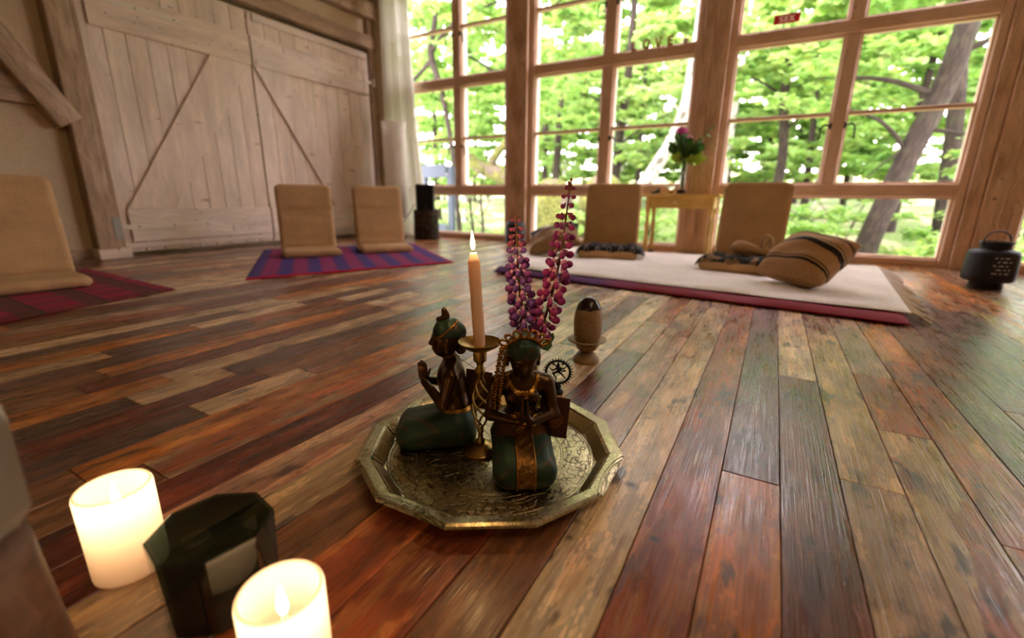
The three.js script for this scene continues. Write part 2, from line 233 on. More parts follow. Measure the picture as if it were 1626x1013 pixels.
// barn doors
function barnDoor(n, z0, z1, hingeAt, label) {   // z0 > z1
  const door = struct('door_' + n, label, 'door'); const x = -5.93, y0 = 0.035, y1 = 2.80; let k = 0;
  const w = z0 - z1, nb = 9; const bw = w / nb;
  for (let i = 0; i < nb; i++) { const g = cbox(0.035, y1 - y0, bw - 0.003 - (i % 3 === 1 ? 0.004 : 0), 0.003); part('board', g, creamMats[(i * 2 + n) % 3], door).position.set(x, (y0 + y1) / 2, z1 + bw * (i + 0.5)); }
  const xf = x + 0.0175;
  const slab = (nm, ya, yb, za, zb, t = 0.03) => part(nm, bx(xf, xf + t, ya, yb, Math.min(za, zb), Math.max(za, zb), 0.004), creamMats[(n + k++) % 3], door);
  const s = hingeAt < (z0 + z1) / 2 ? -1 : 1;
  const in0 = z0 - (s > 0 ? 0.075 : 0.0), in1 = z1 + (s > 0 ? 0 : 0.03);
  slab('rail', 2.19, 2.53, in0, in1); slab('rail', 0.14, 0.48, in0, in1); slab('ledge', 0.075, 0.125, z0, z1, 0.022);
  if (n === 2) slab('rail', 2.70, 2.79, z0 - 0.06, z1 + 0.05, 0.022);
  // wide diagonal brace (parallelogram prism)
  const sh = new THREE.Shape(); const top = 2.185, bot = 0.485;
  const zTopA = s > 0 ? -3.30 : -3.83, zTopB = s > 0 ? -3.76 : -4.28, zBotA = s > 0 ? -2.225 : -4.86, zBotB = s > 0 ? -2.675 : -5.32;
  sh.moveTo(-zTopA, top); sh.lineTo(-zTopB, top); sh.lineTo(-zBotB, bot); sh.lineTo(-zBotA, bot); sh.closePath();
  const eg = new THREE.ExtrudeGeometry(sh, { depth: 0.024, bevelEnabled: true, bevelSize: 0.003, bevelThickness: 0.003, bevelSegments: 1 }); eg.rotateY(Math.PI / 2).translate(xf + 0.002, 0, 0);
  part('brace', eg, creamMats[n % 3], door);
  // strap hinges
  const strapMat = std({ color: 0xd8cab2, roughness: 0.5, metalness: 0.1 }), ironMat = std({ color: 0x8d8778, roughness: 0.5, metalness: 0.6 });
  for (const y of s > 0 ? [0.30, 2.44] : [2.38, 0.30]) {
    const len = 0.95, z = hingeAt;
    const st = part('hinge_strap', bx(xf + 0.03, xf + 0.038, y - 0.026, y + 0.026, z - s * 0.02, z - s * len, 0.002), strapMat, door);
    for (const f of [0.2, 0.55, 0.92]) { const b = new THREE.SphereGeometry(0.009, 10, 6); b.translate(xf + 0.038, y, z - s * len * f); part('bolt', b, ironMat, st); }
    const pin = new THREE.CylinderGeometry(0.02, 0.02, 0.11, 14); pin.translate(xf + 0.055, y, z + s * 0.02); part('hinge_pin', pin, strapMat, door);
    if (s > 0) part('hinge_plate', bx(-5.775, -5.765, y - 0.11, y + 0.11, z + 0.0, z + 0.075, 0.003), ironMat, door);
  }
  // nail heads
  const nails = []; for (let i = 0; i < 26; i++) { const g = new THREE.SphereGeometry(0.006, 6, 4); g.translate(xf + 0.03, i % 2 ? R(2.24, 2.48) : R(0.2, 0.44), R(Math.min(in0, in1) + 0.05, Math.max(in0, in1) - 0.05)); nails.push(g); }
  const nl = part('nail_heads', merge(nails), std({ color: 0x4c3a2a, roughness: 0.8 }), door); nl.userData.kind = 'stuff';
  return door;
}
barnDoor(1, -2.14, -3.795, -2.10, 'left cream plank barn door with diagonal brace');
barnDoor(2, -3.815, -5.745, -5.78, 'right cream plank barn door beside the curtain');

// ------------------------------------------------------------------ window wall
const wallF = struct('wall_front', 'wooden wall holding the tall windows', 'wall');
part('boarding', bx(-6.15, 3.7, 3.72, TOP, -6.06, -5.86), pineMat, wallF);
part('boarding', bx(-6.15, -5.62, -0.1, 3.72, -6.06, -5.88), plasterMat, wallF);
part('boarding', bx(3.3, 3.7, -0.1, 3.72, -6.06, -5.86), pineMat, wallF);
part('sole_plate', bx(-6.15, 3.7, -0.12, 0.012, -6.06, -5.84, 0.003), pineMat, wallF);
trim(9, bx(-3.385, -3.085, 0.012, 3.75, -6.05, -5.80, 0.008), postMat, 'thick wooden post between left and middle windows');
trim(10, bx(-0.925, -0.815, 0.012, 3.75, -6.05, -5.83, 0.006), postMat, 'wooden board left of the post behind the table');
trim(11, bx(-0.812, -0.655, 0.012, 3.75, -6.05, -5.80, 0.008), postMat, 'wooden post behind the yellow table');
trim(12, bx(1.535, 1.645, 0.012, 3.75, -6.05, -5.83, 0.006), postMat, 'wooden board right of the largest window');
trim(13, bx(1.648, 1.79, 0.012, 3.75, -6.05, -5.80, 0.008), postMat, 'wooden post behind the black lantern');
trim(14, bx(1.793, 1.88, 0.012, 3.75, -6.05, -5.83, 0.006), postMat, 'narrow wooden board at the far right');
const glassMat = phy({ color: 0xffffff, transmission: 1, thickness: 0, roughness: 0, ior: 1.5, specularIntensity: 0.6 });
const whiteOut = std({ color: 0xe4e6e4, roughness: 0.5 });
const ironBlack = std({ color: 0x1a1614, roughness: 0.45, metalness: 0.6 });
function windowUnit(n, x0, x1, m0, m1, label) {
  const w = struct('window_' + n, label, 'window'); const zf = -5.862, zg = -5.955, zo = -6.045, yb = 0.085, yt = 3.62;
  const f = 0.075;   // jamb width
  const mem = (nm, a, b, c, d, dz = 0) => { const m = part(nm, bx(a, b, c, d, zg - 0.012, zf + dz, 0.010), pineMat, w); part('outer_face', bx(a + 0.004, b - 0.004, c + 0.004, d - 0.004, zo, zg - 0.012, 0.003), whiteOut, m); return m; };
  mem('jamb', x0, x0 + f, 0.012, yt + 0.1); mem('jamb', x1 - f, x1, 0.012, yt + 0.1);
  mem('head', x0 + f, x1 - f, yt, yt + 0.1); mem('bottom_rail', x0 + f, x1 - f, 0.012, yb);
  mem('rail', x0 + f, x1 - f, 0.672, 0.802, 0.006); mem('transom', x0 + f, x1 - f, 2.195, 2.318, 0.006);
  mem('mullion', m0, m1, 0.802, 2.195); mem('mullion', m0, m1, 2.318, yt);
  part('outer_sill', bx(x0, x1, -0.02, 0.03, -6.16, -6.045, 0.003), whiteOut, w);
  const pane = (a, b, c, d) => { const g = new THREE.PlaneGeometry(b - a, d - c); g.translate((a + b) / 2, (c + d) / 2, zg); part('pane', g, glassMat, w); };
  const bead = (a, b, c, d) => { const t = 0.016, gs = [bx(a, b, c, c + t, zg, zf - 0.03, 0.003), bx(a, b, d - t, d, zg, zf - 0.03, 0.003), bx(a, a + t, c + t, d - t, zg, zf - 0.03, 0.003), bx(b - t, b, c + t, d - t, zg, zf - 0.03, 0.003)]; part('glazing_bead', merge(gs), pineMat, w); };
  const a0 = x0 + f, a1 = x1 - f;
  pane(a0, a1, yb, 0.672); bead(a0, a1, yb, 0.672);
  for (const [c, d, by] of [[0.802, 2.195, 1.483], [2.318, yt, 2.965]]) for (const [a, b, s] of [[a0, m0, 1], [m1, a1, -1]]) {
    bead(a, b, c, d); part('glazing_bar', bx(a, b, by - 0.018, by + 0.018, zg - 0.02, zf - 0.028, 0.005), pineMat, w);
    pane(a, b, c, by); pane(a, b, by, d);
    // lever handle on the meeting stile
    const hx = s > 0 ? b - 0.004 : a + 0.004, hy = c === 0.802 ? 1.365 : 2.86;
    const h = tube([V(hx, hy, zf - 0.02), V(hx - s * 0.01, hy, zf + 0.03), V(hx - s * 0.05, hy + 0.004, zf + 0.04), V(hx - s * 0.07, hy - 0.03, zf + 0.04), V(hx - s * 0.078, hy - 0.13, zf + 0.035)], 0.0085, 24, 8);
    const pl = cbox(0.022, 0.06, 0.008, 0.003).translate(hx - s * -0.008, hy, zf + 0.002);
    part('window_handle', merge([h, pl]), ironBlack, w);
  }
  return w;
}
windowUnit(1, -5.62, -3.385, -4.345, -4.205, 'left tall wooden window behind the curtain edge');
windowUnit(2, -3.085, -0.925, -2.07, -1.925, 'middle tall wooden window behind the lupines');
windowUnit(3, -0.655, 1.475 + 0.06, 0.375, 0.505, 'largest wooden window at right with a red sign');
windowUnit(4, 1.88, 3.30, 2.52, 2.65, 'window at the right edge beyond the black lantern');

// ------------------------------------------------------------------ the forest outside
const groundY = (x, z) => { const d = Math.max(0, -6.3 - z); return -0.34 + 0.0016 * d * d + 0.10 * Math.sin(x * 0.7 + z * 0.4) * Math.min(1, d * 0.3); };
{
  const g = new THREE.PlaneGeometry(70, 48, 70, 60); g.rotateX(-Math.PI / 2); g.translate(-3, 0, -30.2);
  const p = g.attributes.position; for (let i = 0; i < p.count; i++) p.setY(i, groundY(p.getX(i), p.getZ(i)));
  g.computeVertexNormals(); const uv = g.attributes.uv; for (let i = 0; i < uv.count; i++) uv.setXY(i, p.getX(i) / 6, p.getZ(i) / 6);
  const gt = tex(512, 512, (u, v) => { const n = fbm(u, v, 5, 5, 71), f = vn(u, v, 90, 90, 72), k = smooth(0.5, 0.6, fbm(u, v, 4, 4, 73)); let c = mix3(hex(0x5f7a35), hex(0x7d8f4a), n); c = mix3(c, hex(0xb5a98a), k * 0.75); return c.map(x => x * (0.8 + 0.4 * f)); });
  structMesh('ground', g, std({ map: gt, roughness: 1 }), 'grassy woodland ground outside the windows', 'ground');
}
const barkTex = tex(256, 512, (u, v) => { const r = vn(u + 0.05 * vn(u, v, 4, 8, 1), v, 16, 9, 81), f = vn(u, v, 60, 60, 82), n = fbm(u, v, 4, 6, 83); let c = mix3(hex(0x3a322b), hex(0x77695a), r * 0.7 + f * 0.3); return mix3(c, hex(0x6a7350), smooth(0.55, 0.7, n) * 0.5); });
const barkBump = tex(256, 512, (u, v) => vn(u + 0.05 * vn(u, v, 4, 8, 1), v, 16, 9, 81) * 0.7 + 0.3 * vn(u, v, 60, 60, 82), false);
const barkMat = std({ map: barkTex, color: 0xa8a4a0, bumpMap: barkBump, bumpScale: 0.02, roughness: 1 });
const birchTex = tex(256, 512, (u, v) => { const r = vn(u, v, 6, 60, 85), n = fbm(u, v, 3, 6, 86); let c = mix3(hex(0xd8d6cc), hex(0xb8b4a6), n); if (r > 0.8) c = mix3(c, hex(0x2c2925), (r - 0.8) * 4); return mix3(c, hex(0x6b6a5a), smooth(0.62, 0.75, n)); });
const birchMat = std({ map: birchTex, bumpMap: barkBump, bumpScale: 0.006, roughness: 0.9 });
const mossTex = tex(256, 256, (u, v) => mix3(mix3(hex(0x5c6434), hex(0x84863e), fbm(u, v, 6, 6, 87)), hex(0x75685a), smooth(0.52, 0.64, fbm(u, v, 5, 5, 88))).map(x => x * (0.75 + 0.5 * vn(u, v, 70, 70, 89))));
const mossMat = std({ map: mossTex, bumpMap: barkBump, bumpScale: 0.03, roughness: 1 });
const leafMats = [0xb2d080, 0xa2c671, 0xc2da96].map(c => phy({ color: c, transmission: 0.5, thickness: 0, roughness: 1, specularIntensity: 0.2 }));
function leafGeo() {   // lobed leaf, folded along its rib
  const o = [[0, 0], [0.34, 0.05], [0.5, 0.38], [0.3, 0.5], [0.32, 0.8], [0, 1]], pos = [], idx = [];
  o.forEach(([x, y]) => pos.push(x, y * 1 - 0.1, Math.abs(x) * 0.25)); o.slice(1, 5).forEach(([x, y]) => pos.push(-x, y - 0.1, Math.abs(x) * 0.25));
  idx.push(0, 1, 5, 1, 2, 3, 1, 3, 5, 3, 4, 5, 0, 5, 6, 6, 8, 7, 6, 5, 8, 8, 5, 9);
  const g = new THREE.BufferGeometry(); g.setAttribute('position', new THREE.Float32BufferAttribute(pos, 3)); g.setIndex(idx); g.computeVertexNormals(); return g;
}
const leafG = leafGeo();
const tmpM = new THREE.Matrix4(), tmpQ = new THREE.Quaternion(), tmpE = new THREE.Euler(), tmpC = new THREE.Color();
// sprays: [x, y, z, rx, ry, rz] ellipsoids that hold flat tiers of leaves
function foliage(parent, sprays, count, size, mi, name = 'foliage') {
  const im = new THREE.InstancedMesh(leafG, leafMats[mi % 3], count); im.name = name; im.userData.kind = 'stuff'; shadow(im);
  const tot = sprays.reduce((a, s) => a + s[3] * s[5] * (s[4] + 0.3), 0); let k = 0;
  sprays.forEach((s, si) => {
    const n = si === sprays.length - 1 ? count - k : Math.min(count - k, Math.round(count * s[3] * s[5] * (s[4] + 0.3) / tot));
    const tiers = Math.max(2, Math.round(s[4] * 2 / 0.32)), tw = []; for (let t = 0; t < 14; t++) { const a = R(0, 6.28), r = Math.sqrt(rnd()) * 0.95; tw.push([Math.cos(a) * r, Math.floor(R(0, tiers)) / tiers * 2 - 1 + 1 / tiers, Math.sin(a) * r, R(0.12, 0.34)]); }
    for (let i = 0; i < n; i++) {
      const t = tw[Math.floor(rnd() * tw.length)], a = R(0, 6.28), r = Math.sqrt(rnd()) * t[3];
      const px = s[0] + (t[0] + Math.cos(a) * r) * s[3], pz = s[2] + (t[2] + Math.sin(a) * r) * s[5], py = s[1] + t[1] * s[4] * (1 - 0.4 * r) + R(-0.06, 0.06) - r * 0.15;
      tmpE.set(R(-2.3, -0.9), R(0, 6.28), R(-0.5, 0.5), 'YXZ'); const sc = size * R(0.65, 1.25);
      tmpM.compose(V(px, py, pz), tmpQ.setFromEuler(tmpE), V(sc, sc, sc)); im.setMatrixAt(k, tmpM);
      const b = R(0.72, 1.12); tmpC.setRGB(b * R(0.8, 1.1), b, b * R(0.6, 1.0)); im.setColorAt(k, tmpC); k++;
    }
  });
  im.count = k; parent.add(im); return im;
}
const nearBranch = (a, b, r) => limb([V(...a), V(lerp(a[0], b[0], 0.5) + R(-0.1, 0.1), lerp(a[1], b[1], 0.55) + R(-0.05, 0.12), lerp(a[2], b[2], 0.5)), V(...b)], [r, r * 0.7, r * 0.3], 6, 4);
// named trees
{
  let t = thing('leaning_tree', 'thick dark leaning tree trunk outside the right window', 'tree');
  part('trunk', limb([V(1.36, -0.6, -9.5), V(1.42, -0.1, -9.5), V(1.55, 0.6, -9.5), V(1.72, 1.4, -9.5), V(1.92, 2.2, -9.5), V(2.02, 2.95, -9.5), V(2.1, 4.2, -9.6), V(2.3, 6.5, -9.8)], [0.21, 0.17, 0.16, 0.155, 0.15, 0.145, 0.13, 0.08], 14, 5), barkMat, t);
  for (const [a, b, r] of [[[1.9, 2.15, -9.5], [0.3, 2.5, -9.2], 0.05], [[1.7, 1.35, -9.5], [0.7, 2.0, -9.0], 0.04], [[2.0, 2.7, -9.5], [3.2, 3.0, -9.3], 0.05], [[1.6, 0.9, -9.5], [2.5, 0.8, -9.2], 0.03], [[1.8, 1.7, -9.5], [2.8, 1.4, -9.0], 0.035], [[2.05, 3.3, -9.5], [0.9, 4.3, -9.1], 0.05], [[1.7, 1.5, -9.5], [1.1, 0.9, -9.1], 0.02]]) part('branch', nearBranch(a, b, r), barkMat, t);
  foliage(t, [[0.5, 2.5, -9.1, 1.1, 0.5, 0.9], [1.0, 4.2, -9.4, 1.6, 0.9, 1.4], [3.0, 3.1, -9.3, 1.0, 0.6, 0.9], [0.9, 2.0, -9.8, 0.8, 0.3, 0.6], [2.8, 1.4, -9.8, 0.7, 0.4, 0.6], [2.0, 6.0, -9.8, 2.2, 1.0, 1.8]], 7500, 0.13, 0);
  t = thing('straight_tree', 'slim dark trunk right of the leaning tree', 'tree');
  part('trunk', limb([V(2.72, -0.5, -11), V(2.6, 0.85, -11), V(2.5, 1.9, -11), V(2.25, 3.9, -11), V(2.2, 6.5, -11)], [0.14, 0.13, 0.12, 0.10, 0.06], 10, 5), barkMat, t);
  foliage(t, [[2.4, 5.2, -11, 1.8, 1.6, 1.5], [3.2, 2.6, -11.2, 1.0, 0.5, 0.9]], 2600, 0.15, 1);
  t = thing('birch_tree', 'leaning white birch trunk behind the flower vase', 'tree');
  part('trunk', limb([V(-3.25, -0.2, -11), V(-3.02, 0.5, -11), V(-2.72, 0.95, -11), V(-2.36, 1.55, -11), V(-2.02, 2.3, -11), V(-1.88, 3.3, -11), V(-1.8, 4.6, -11), V(-1.7, 7, -11)], [0.2, 0.17, 0.155, 0.15, 0.14, 0.13, 0.12, 0.08], 12, 5), birchMat, t);
  for (const [a, b, r] of [[[-2.0, 2.4, -11], [-3.0, 3.0, -10.6], 0.03], [[-1.9, 3.2, -11], [-0.8, 3.9, -10.7], 0.03]]) part('branch', nearBranch(a, b, r), birchMat, t);
  foliage(t, [[-1.7, 5.2, -11, 1.9, 1.5, 1.6], [-3.0, 3.1, -10.6, 0.9, 0.4, 0.8], [-0.8, 3.9, -10.7, 0.9, 0.5, 0.8]], 4500, 0.13, 2);
  t = thing('gnarled_tree', 'gnarled mossy tree with a heavy low limb left', 'tree');
  part('trunk', limb([V(-5.2, -0.7, -9.5), V(-5.3, 0.0, -9.5), V(-5.36, 0.85, -9.5), V(-5.42, 2.2, -9.6), V(-5.5, 3.5, -9.7), V(-5.6, 4.8, -9.8), V(-5.5, 7, -9.8)], [0.26, 0.24, 0.21, 0.17, 0.16, 0.14, 0.08], 14, 5), barkMat, t);
  part('limb', limb([V(-5.3, 0.9, -9.5), V(-5.55, 1.08, -9.4), V(-5.82, 1.20, -9.4), V(-6.25, 1.33, -9.4), V(-6.55, 1.6, -9.4), V(-6.66, 1.95, -9.4), V(-6.75, 2.6, -9.4)], [0.22, 0.2, 0.19, 0.16, 0.13, 0.1, 0.06], 12, 6), mossMat, t);
  part('limb', limb([V(-5.95, 1.3, -9.4), V(-5.75, 1.52, -9.3), V(-5.5, 1.78, -9.3), V(-5.1, 2.0, -9.3)], [0.1, 0.1, 0.09, 0.05], 10, 5), mossMat, t);
  for (const [a, b, r] of [[[-5.45, 3.0, -9.6], [-6.9, 3.9, -9.2], 0.05], [[-5.5, 3.6, -9.7], [-4.2, 4.4, -9.3], 0.05], [[-6.7, 2.3, -9.4], [-7.6, 3.0, -9.2], 0.03]]) part('branch', nearBranch(a, b, r), barkMat, t);
  foliage(t, [[-6.8, 3.9, -9.2, 1.2, 0.6, 1.0], [-4.2, 4.4, -9.3, 1.2, 0.6, 1.0], [-5.5, 6.2, -9.8, 2.4, 1.2, 1.8], [-7.4, 2.9, -9.3, 0.9, 0.5, 0.8], [-4.4, 2.8, -9.9, 0.9, 0.4, 0.7]], 6500, 0.13, 1);
  t = thing('forked_sapling', 'thin dark forked sapling outside the left window', 'tree');
  part('trunk', limb([V(-6.2, -0.4, -8.5), V(-6.3, 1.2, -8.5), V(-6.44, 2.13, -8.5), V(-6.62, 2.9, -8.5), V(-6.86, 3.6, -8.5), V(-6.72, 4.2, -8.5), V(-6.6, 5.6, -8.5)], [0.05, 0.05, 0.055, 0.06, 0.08, 0.055, 0.03], 10, 5), barkMat, t);
  part('branch', limb([V(-6.86, 3.62, -8.5), V(-6.5, 3.9, -8.5), V(-6.0, 4.15, -8.5), V(-4.9, 4.3, -8.5)], [0.06, 0.045, 0.035, 0.015], 8, 5), barkMat, t);
  part('branch', limb([V(-6.8, 3.5, -8.5), V(-7.3, 3.1, -8.4), V(-7.8, 2.9, -8.3)], [0.05, 0.04, 0.02], 8, 5), barkMat, t);
  foliage(t, [[-6.6, 4.8, -8.6, 1.1, 0.7, 0.9], [-5.6, 4.2, -8.7, 0.9, 0.4, 0.7], [-7.5, 3.2, -8.6, 0.9, 0.5, 0.7], [-6.0, 2.6, -9.0, 0.8, 0.4, 0.6], [-6.7, 1.8, -9.0, 0.7, 0.3, 0.5]], 4500, 0.125, 0);
  t = thing('window_maple', 'leafy maple spreading its tiers behind the middle window', 'tree');
  part('trunk', limb([V(-3.9, -0.3, -12.5), V(-3.85, 2, -12.5), V(-3.7, 4, -12.5), V(-3.7, 7, -12.5)], [0.13, 0.12, 0.1, 0.05], 10, 5), barkMat, t);
  for (const [a, b, r] of [[[-3.85, 2.0, -12.5], [-2.3, 2.6, -11.6], 0.035], [[-3.8, 2.8, -12.5], [-5, 3.3, -11.8], 0.035], [[-3.85, 1.4, -12.5], [-3.0, 1.8, -11.6], 0.03]]) part('branch', nearBranch(a, b, r), barkMat, t);
  foliage(t, [[-2.9, 2.7, -11.8, 1.1, 0.5, 0.8], [-4.6, 3.4, -11.9, 1.2, 0.5, 0.9], [-3.3, 1.8, -12.0, 0.9, 0.35, 0.7], [-3.6, 5.2, -12.4, 2.2, 1.3, 1.8], [-2.2, 4.2, -12, 1.1, 0.5, 0.9]], 6500, 0.155, 2);
  t = thing('corner_maple', 'leafy maple behind the left half of the largest window', 'tree');
  part('trunk', limb([V(-0.1, -0.1, -13), V(0.0, 1.5, -13), V(-0.2, 3.5, -13), V(-0.2, 7, -13)], [0.13, 0.11, 0.1, 0.05], 10, 5), barkMat, t);
  for (const [a, b, r] of [[[-0.05, 2.2, -13], [0.9, 2.8, -12.3], 0.035], [[-0.1, 2.9, -13], [-1.3, 3.4, -12.4], 0.035]]) part('branch', nearBranch(a, b, r), barkMat, t);
  foliage(t, [[0.9, 2.9, -12.4, 1.1, 0.5, 0.9], [-0.9, 3.5, -12.4, 1.2, 0.5, 0.9], [0.2, 4.9, -12.9, 2.2, 1.2, 1.8], [1.4, 2.1, -12.8, 0.8, 0.3, 0.7]], 6500, 0.155, 0);
}
// the wood behind: many slim trees that nothing tells apart
const back = [[-12, -15], [-9.6, -13.5], [-8.2, -17], [-6.6, -14.5], [-6.3, -18.3], [-1.6, -16.5], [0.9, -18.5], [2.6, -15], [4.6, -17], [6.2, -14], [4.2, -12], [-14, -20], [-10.5, -22], [-7, -24], [-3.2, -22], [-0.6, -25], [2.4, -23], [5.4, -22], [8.4, -19], [-17, -25], [-12.5, -28], [-5, -29], [3, -29], [8, -27], [-9, -31], [-1, -33], [11, -24], [-15, -30], [-18.5, -29], [-11, -25.5], [-6.4, -34], [0.8, -27.5], [5.5, -31.5], [-3, -26], [-21, -27], [14, -27], [-13, -34], [3.8, -35], [-8.6, -27.6], [-5.6, -21.5], [-1.8, -20.5], [1.2, -21]];
const ORD = ['nearest', 'second nearest', 'third nearest', 'fourth nearest', 'fifth nearest', 'sixth nearest', 'seventh nearest', 'eighth nearest', 'ninth nearest', 'tenth nearest', 'eleventh nearest', 'twelfth nearest', 'thirteenth nearest', 'fourteenth nearest', 'fifteenth nearest', 'sixteenth nearest'];
const ORDL = ['leftmost', 'second', 'third', 'fourth', 'fifth', 'sixth', 'seventh', 'eighth', 'ninth', 'tenth', 'eleventh', 'twelfth'];
const across = (x, z) => x * -5.9 / z;   // where the line of sight to it crosses the window wall
const through = x => x < -3.25 ? 'left' : x < -0.78 ? 'middle' : x < 1.65 ? 'largest' : 'right edge';
const kept = back.map(([x, z], i) => ({ x, z, pale: i % 4 === 1, win: through(across(x, z)), px: across(x, z) })).filter(b => b.px > -5.8 && b.px < 2.9);
for (const b of kept) b.rank = kept.filter(q => q.win === b.win && q.pale === b.pale && (q.z > b.z || (q.z === b.z && q.x < b.x))).length;
kept.forEach(({ x, z, pale, win, rank }, i) => {
  const t = thing('forest_tree', `${ORD[rank]} ${pale ? 'pale birch' : 'slim dark barked tree'} of the wood seen through the ${win} window`, 'tree', [x, groundY(x, z) - 0.1, z], 0, 'trees of the wood beyond the windows'); const h = R(7, 10), far = z < -20;
  const lean = R(-0.5, 0.5); part('trunk', limb([V(0, 0, 0), V(lean * 0.3, h * 0.35, 0), V(lean, h, 0)], [R(0.1, 0.17), 0.1, 0.03], 8, 5), pale ? birchMat : barkMat, t);
  foliage(t, far ? [[0, h * 0.3, 0, 2.3, 1.5, 1.6], [R(-1, 1), h * 0.62, 0, 2.6, 1.6, 1.8], [lean, h * 0.9, 0, 2.2, 1.3, 1.6]] : [[R(-0.6, 0.6), h * 0.28, 0, 1.5, 0.7, 1.2], [R(-1, 1), h * 0.5, 0, 1.8, 0.9, 1.4], [R(-0.8, 0.8), h * 0.72, 0, 2.0, 1.0, 1.6], [lean, h * 0.95, 0, 1.6, 0.9, 1.4]], far ? 6500 : 5200, far ? 0.29 : 0.19, i);
});
// undergrowth
const shrubs = [[-7.6, -8.8, 0.8, 0.5], [-4.3, -8.2, 0.6, 0.35], [-3.3, -8.4, 0.7, 0.6], [-4.9, -8.3, 0.5, 0.3], [-2.2, -9.2, 0.9, 0.55], [-1.2, -9.6, 1.0, 0.7], [-0.3, -8.6, 0.9, 0.5], [0.6, -9.4, 1.1, 0.75], [0.3, -8.0, 0.7, 0.35], [2.1, -8.5, 0.6, 0.5], [2.7, -9.4, 1.0, 0.8], [3.3, -8.4, 0.9, 0.7], [1.2, -10.6, 1.2, 0.9], [-5.2, -11.5, 1.2, 0.8], [-8.5, -11, 1.3, 0.9], [-2.8, -12, 1.2, 0.9], [3.8, -10.8, 1.2, 1.0], [-0.8, -11.4, 1.2, 0.8], [1.0, -7.5, 0.5, 0.25]];
shrubs.forEach(([x, z, r, h], i) => {
  const px = across(x, z), win = through(px), nth = shrubs.filter(q => through(across(q[0], q[1])) === win && across(q[0], q[1]) < px).length;
  const t = thing('forest_shrub', `${ORDL[nth]} low green bush counted from left behind the ${win} window`, 'bush', [x, groundY(x, z) - 0.03, z], 0, 'undergrowth bushes outside the windows');
  for (let k = 0; k < 4; k++) part('stem', limb([V(R(-0.05, 0.05), 0, R(-0.05, 0.05)), V(R(-r, r) * 0.3, h * 0.6, R(-r, r) * 0.3), V(R(-r, r) * 0.6, h * 1.2, R(-r, r) * 0.6)], [0.012, 0.01, 0.005], 5, 3), barkMat, t);
  foliage(t, [[0, h * 0.45, 0, r, h * 0.45, r * 0.8], [R(-0.2, 0.2), h * 0.95, 0, r * 0.8, h * 0.35, r * 0.7]], Math.round(900 * r * (0.5 + h)), 0.085, i);
});
// slim bare saplings by the left window
for (const [x, top, l] of [[-6.05, 1.1, 'leftmost'], [-5.72, 0.95, 'middle'], [-5.45, 1.2, 'rightmost']]) {
  const t = thing('bare_sapling', `${l} of the three bare saplings outside the left window`, 'sapling', [x, groundY(x, -8.3) - 0.03, -8.3]);
  part('stem', limb([V(0, 0, 0), V(0.02, 0.5, 0), V(-0.03, top * 0.8, 0), V(0.06, top + 0.5, 0)], [0.035, 0.03, 0.025, 0.01], 7, 5), barkMat, t);
  for (let k = 0; k < 3; k++) part('twig', limb([V(0, 0.45 + k * 0.2, 0), V((k % 2 ? 1 : -1) * 0.15, 0.65 + k * 0.2, 0.03), V((k % 2 ? 1 : -1) * 0.32, 0.95 + k * 0.2, 0.05)], [0.012, 0.009, 0.004], 5, 3), barkMat, t);
}
{ // mossy boulders and fallen log
  const rock = (c, r, s, label) => { const g = new THREE.IcosahedronGeometry(1, 5), p = g.attributes.position; for (let i = 0; i < p.count; i++) { const v = V(p.getX(i), p.getY(i), p.getZ(i)); const n = Math.sin(v.x * 3 + s) * Math.sin(v.y * 4 + s) * Math.sin(v.z * 3.4 + s); v.multiplyScalar(1 + 0.12 * n + 0.03 * Math.sin(v.x * 11 + v.z * 9)); p.setXYZ(i, v.x * r[0], v.y * r[1], v.z * r[2]); } g.computeVertexNormals(); g.translate(...c); single('mossy_boulder', g, mossMat, label, 'boulder'); };
  rock([-4.33, 0.25, -9.5], [0.46, 0.85, 0.45], 1.1, 'smaller mossy boulder left behind the middle window');
  rock([-3.25, 0.2, -9.7], [0.55, 0.95, 0.5], 2.7, 'larger mossy boulder beside the small one outside');
}
{ // dark painted deck railing outside the left window
  const m = std({ color: 0x39464f, roughness: 0.7 });
  const t = thing('deck_railing', 'dark blue grey wooden railing outside the left window', 'railing', [-6.0, 0, -7.45]);
  for (const x of [-0.95, -0.28, 0.38]) part('post', bx(x - 0.06, x + 0.06, -0.36, 1.22, -0.05, 0.05), m, t);
  for (const [a, b] of [[1.0, 1.24], [-0.05, 0.10]]) part('rail', bx(-1.6, 0.32, a, b, 0.05, 0.085), m, t);
}
// ------------------------------------------------------------------ pendant lamps behind the viewpoint (mirrored in the right window)
const warm = new THREE.Color().setRGB(1.0, 0.73, 0.48);
for (const [x, y, z, lb] of [[1.33, 3.03, -1.0, 'forward'], [1.23, 2.85, 0.15, 'rear']]) {
  const t = thing('pendant_lamp', `${lb} one of two warm glass pendant lamps hanging overhead`, 'lamp', [x, y, z]);
  part('globe', new THREE.SphereGeometry(0.11, 24, 16), std({ color: 0xfff0dc, emissive: new THREE.Color().setRGB(1, 0.72, 0.42), emissiveIntensity: 7, roughness: 0.4 }), t);
  part('cap', lathe([[0, 0.17], [0.045, 0.165], [0.05, 0.10], [0.04, 0.095]], 20), ironBlack, t);
  part('cord', new THREE.CylinderGeometry(0.005, 0.005, TOP - y - 0.165, 8).translate(0, (TOP - y + 0.165) / 2, 0), ironBlack, t);
  const l = new THREE.PointLight(warm, PENDANT_CD); l.shadow.radius = 5; l.castShadow = true; l.name = 'pendant_light'; t.add(l);
}
